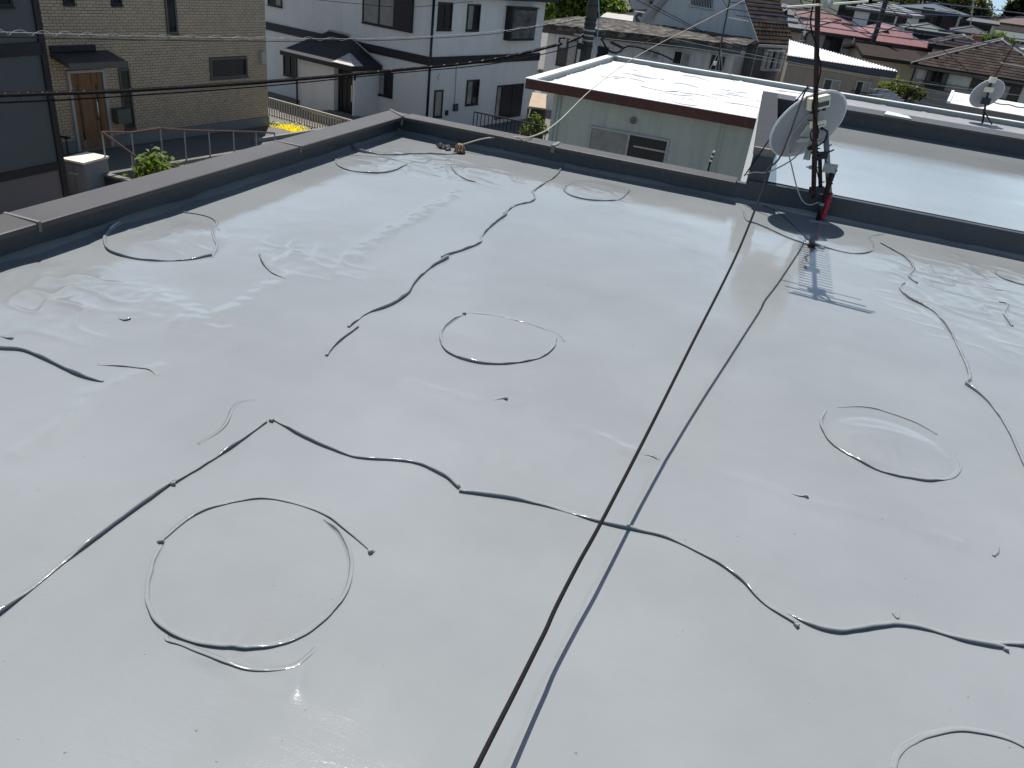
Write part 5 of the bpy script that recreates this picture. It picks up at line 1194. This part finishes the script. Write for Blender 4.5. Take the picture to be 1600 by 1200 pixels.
# leaning aerial on the red roof and others
for i,(xb,yb,xt,yt,D) in enumerate(((1249,78,1266,22,56),(1332,68,1335,60,55),(1516,40,1522,-2,100),(1440,14,1443,-6,100))):
    b_,t_=np.array(at(xb,yb,D)),np.array(at(xt,yt,D)); a_=thing('roof_aerial',b_,['aerial with a white insulator left of the mast, above the corrugated roof','small aerial on the brown gable roof','thin aerial on the grey far roof','thin aerial on the slate blue roof'][i],'antenna')
    MB().tube([b_,t_],.035 if i!=2 else .06,6).build('mast_pipe',ALUFRAME if i!=0 else GALV,a_)
    L_=np.linalg.norm(t_-b_)
    for k in (.25,.5,.75,.95): 
        c=b_+(t_-b_)*k; MB().tube([c-[.3*L_*.25,0,0],c+[.3*L_*.25,.1,.02]],.018,4).build('element',ALUFRAME,a_)
    if i==0:
        c=np.array(at(1257,52,D)); MB().tube([c-[0,0,.12],c+[0,0,.12]],[.05,.09],8).build('insulator',CAPW,a_)
def wire(pxs,Ds,r,m_,label,name='overhead_wire',group=None,n=6):
    P=[at(x,y,D) for (x,y),D in zip(pxs,Ds)]; o=MB().tube(catmull(P,8),r,n).build(name,m_,None,True); tag(o,label,'wire',group); return P
def lash(P,r,R_,m_,turn,label,name):
    C=catmull(P,10); L=0; pts=[]; 
    ds=[0]+list(np.cumsum([np.linalg.norm(C[i+1]-C[i]) for i in range(len(C)-1)])); tot=ds[-1]; N=int(tot/turn*8)
    Cn=np.array(C); 
    for i in range(N):
        s=tot*i/N; p=np.array([np.interp(s,ds,Cn[:,k]) for k in range(3)]); a=2*math.pi*s/turn; pts.append(p+np.array([0,math.sin(a)*R_,math.cos(a)*R_]))
    o=MB().tube(pts,r,4).build(name,m_,None,True); tag(o,label,'wire'); return o
P1=wire([(-40,150),(60,147),(200,142),(420,128),(600,112),(760,95),(880,68),(918,52)],[17,19,21.5,24.5,27,29,30.4,31],.042,RUBBER,'thick black bundled cable crossing the left half to the pole','cable_bundle')
lash(P1,.007,.045,ALUFRAME,.5,'pale lashing wound round the thick black cable bundle','lashing_wire')
wire([(-40,146),(60,143),(200,138.5),(420,125),(600,109.5),(760,93),(880,66)],[17,19,21.5,24.5,27,29,30.4],.008,RUBBER,'steel messenger wire along the top of the black bundle')
wire([(-40,162),(60,158),(200,150),(420,134),(600,116),(760,101),(860,82),(918,66)],[17,19,21.5,24.5,27,29,30.4,31],.017,RUBBER,'thinner black cable just below the thick bundle')
P3=wire([(-40,49),(60,52),(200,56),(420,60),(600,60),(760,51),(860,37),(924,25)],[17,19,21.5,24.5,27,29,30.4,31],.010,GALV,'pale upper messenger wire across the tiled and white houses')
wire([(-40,57),(60,59),(200,62),(420,64.5),(600,63),(760,54),(860,39),(924,27)],[17,19,21.5,24.5,27,29,30.4,31],.010,RUBBER,'thin black wire just below the pale upper messenger wire')
lash(P3,.004,.05,GREYCABLE,.8,'zigzag tie wire between the two upper wires','lashing_wire')
wire([(440,-6),(560,6),(640,11),(740,2)],[24,25,26,27],.008,RUBBER,'thin black wire before the top of the white house')
wire([(935,-8),(936,30),(933,60),(933,84)],[29.9,30,30,30.1],.018,mat('blue cord',(.16,.33,.48),.5,.1,8),'light blue cord hanging beside the utility pole')
wire([(925,52),(940,62),(950,78),(965,82),(985,72),(1030,84),(1060,98)],[31,31,31,31.2,31.5,33,35],.032,RUBBER,'thick black cable looping off the pole to the right','service_cable')
o=MB().obox(at(964,70,31.),np.array([1,.3,-.32]),Y_,np.cross([1,.3,-.32],Y_),.5,.09,.10).build('splice_tube',BLACKST); tag(o,'black cable splice tube on the cables right of the pole','splice box')
WB_=mat('blue wire sheath',(.045,.06,.13),.5,.1,8)
GRW=GREYCABLE
for i,(pts,m_,r,lb) in enumerate((
 ([(985,-5),(1110,55),(1240,90),(1420,130),(1600,170)],RUBBER,.012,'dark wire sagging from the pole behind the first mast to the right'),
 ([(1020,8),(1130,65),(1190,86),(1300,104)],RUBBER,.012,'dark wire passing before the grey gable'),
 ([(945,60),(1080,75),(1200,95),(1340,118),(1500,150)],GRW,.009,'pale service wire above the white roof'),
 ([(960,30),(1060,62),(1180,86),(1330,114),(1480,135),(1600,150)],GRW,.009,'pale service wire before the corrugated roof'),
 ([(1140,3),(1250,15),(1400,38),(1600,62)],WB_,.022,'uppermost blue wire across the distant roofs'),
 ([(1140,14),(1250,29),(1400,48),(1600,74)],WB_,.022,'second blue wire down across the distant roofs'),
 ([(1150,24),(1260,38),(1400,58),(1520,70)],WB_,.022,'lowest blue wire, crossing the red roofs'),
 ([(1290,-5),(1420,20),(1600,28)],WB_,.018,'thin blue wire before the silver roof'),
 ([(1450,3),(1600,21)],WB_,.018,'thin wire against the sky at the far right'),
 ([(1240,-4),(1300,14),(1366,56)],RUBBER,.014,'dark drop wire running down to the distant pole'),
 ([(1386,10),(1430,45),(1500,100),(1560,160),(1600,205)],RUBBER,.010,'dark wire slanting down past the second dish'),
 )):
    n_=len(pts); wire(pts,np.linspace(31,40,n_),r,m_,lb)
# black railing and patio roof between the white house and the pale green wall
FRl=Facade(at(760,198,27.),-5)
rr2=thing('black_railing',FRl.P(1.5,0,GZ),'black iron railing below the shuttered door of the white house','railing')
sE=FRl.hit(856,180)[0]; aT=FRl.hit(760,190); zt_=FRl.hit(800,186)[1]
FRl.box(MB(),-.5,sE,-.02,.02,zt_-.04,zt_).build('top_rail',BLACKST,rr2); FRl.box(MB(),-.5,sE,-.02,.02,zt_-.95,zt_-.9).build('bottom_rail',BLACKST,rr2)
for k in range(20): s=-.5+(sE+.5)*k/19; FRl.box(MB(),s-.012,s+.012,-.012,.012,zt_-.9,zt_-.04).build('baluster',BLACKST,rr2)
c=at(838,205,27.5); tree('garden_bush','green bush behind the black railing',(c[0],c[1],GZ),2,c,(.5,.5,.6),500,.12,LG,21,'bush',.04,8)
q=[np.array(at(*p)) for p in ((826,166,30),(854,160,30.),(854,149,31.5),(832,144,31.5))]
pa_=thing('patio_roof',q[0]-[0,0,2.6],'small tan patio roof beside the white house wall','patio roof')
q[1][2]=q[0][2]; q[2][2]=q[3][2]
MB().hexa([p-[0,0,.06] for p in q]+q).build('sheet',mat('tan sheet',(.36,.27,.18),.7,.15,4),pa_)
for p in q: MB().tube([p-[0,0,.06],np.array([p[0],p[1],GZ])],.04,6).build('post',mat('wood post',(.12,.08,.05),.8),pa_)
MB().hexa([np.array([p[0],p[1],GZ]) for p in (q[0],q[1],q[2],q[3])]+[p-[0,0,.4] for p in q]).build('side_panel',mat('brown panel',(.06,.05,.045),.8,.1,5),pa_)
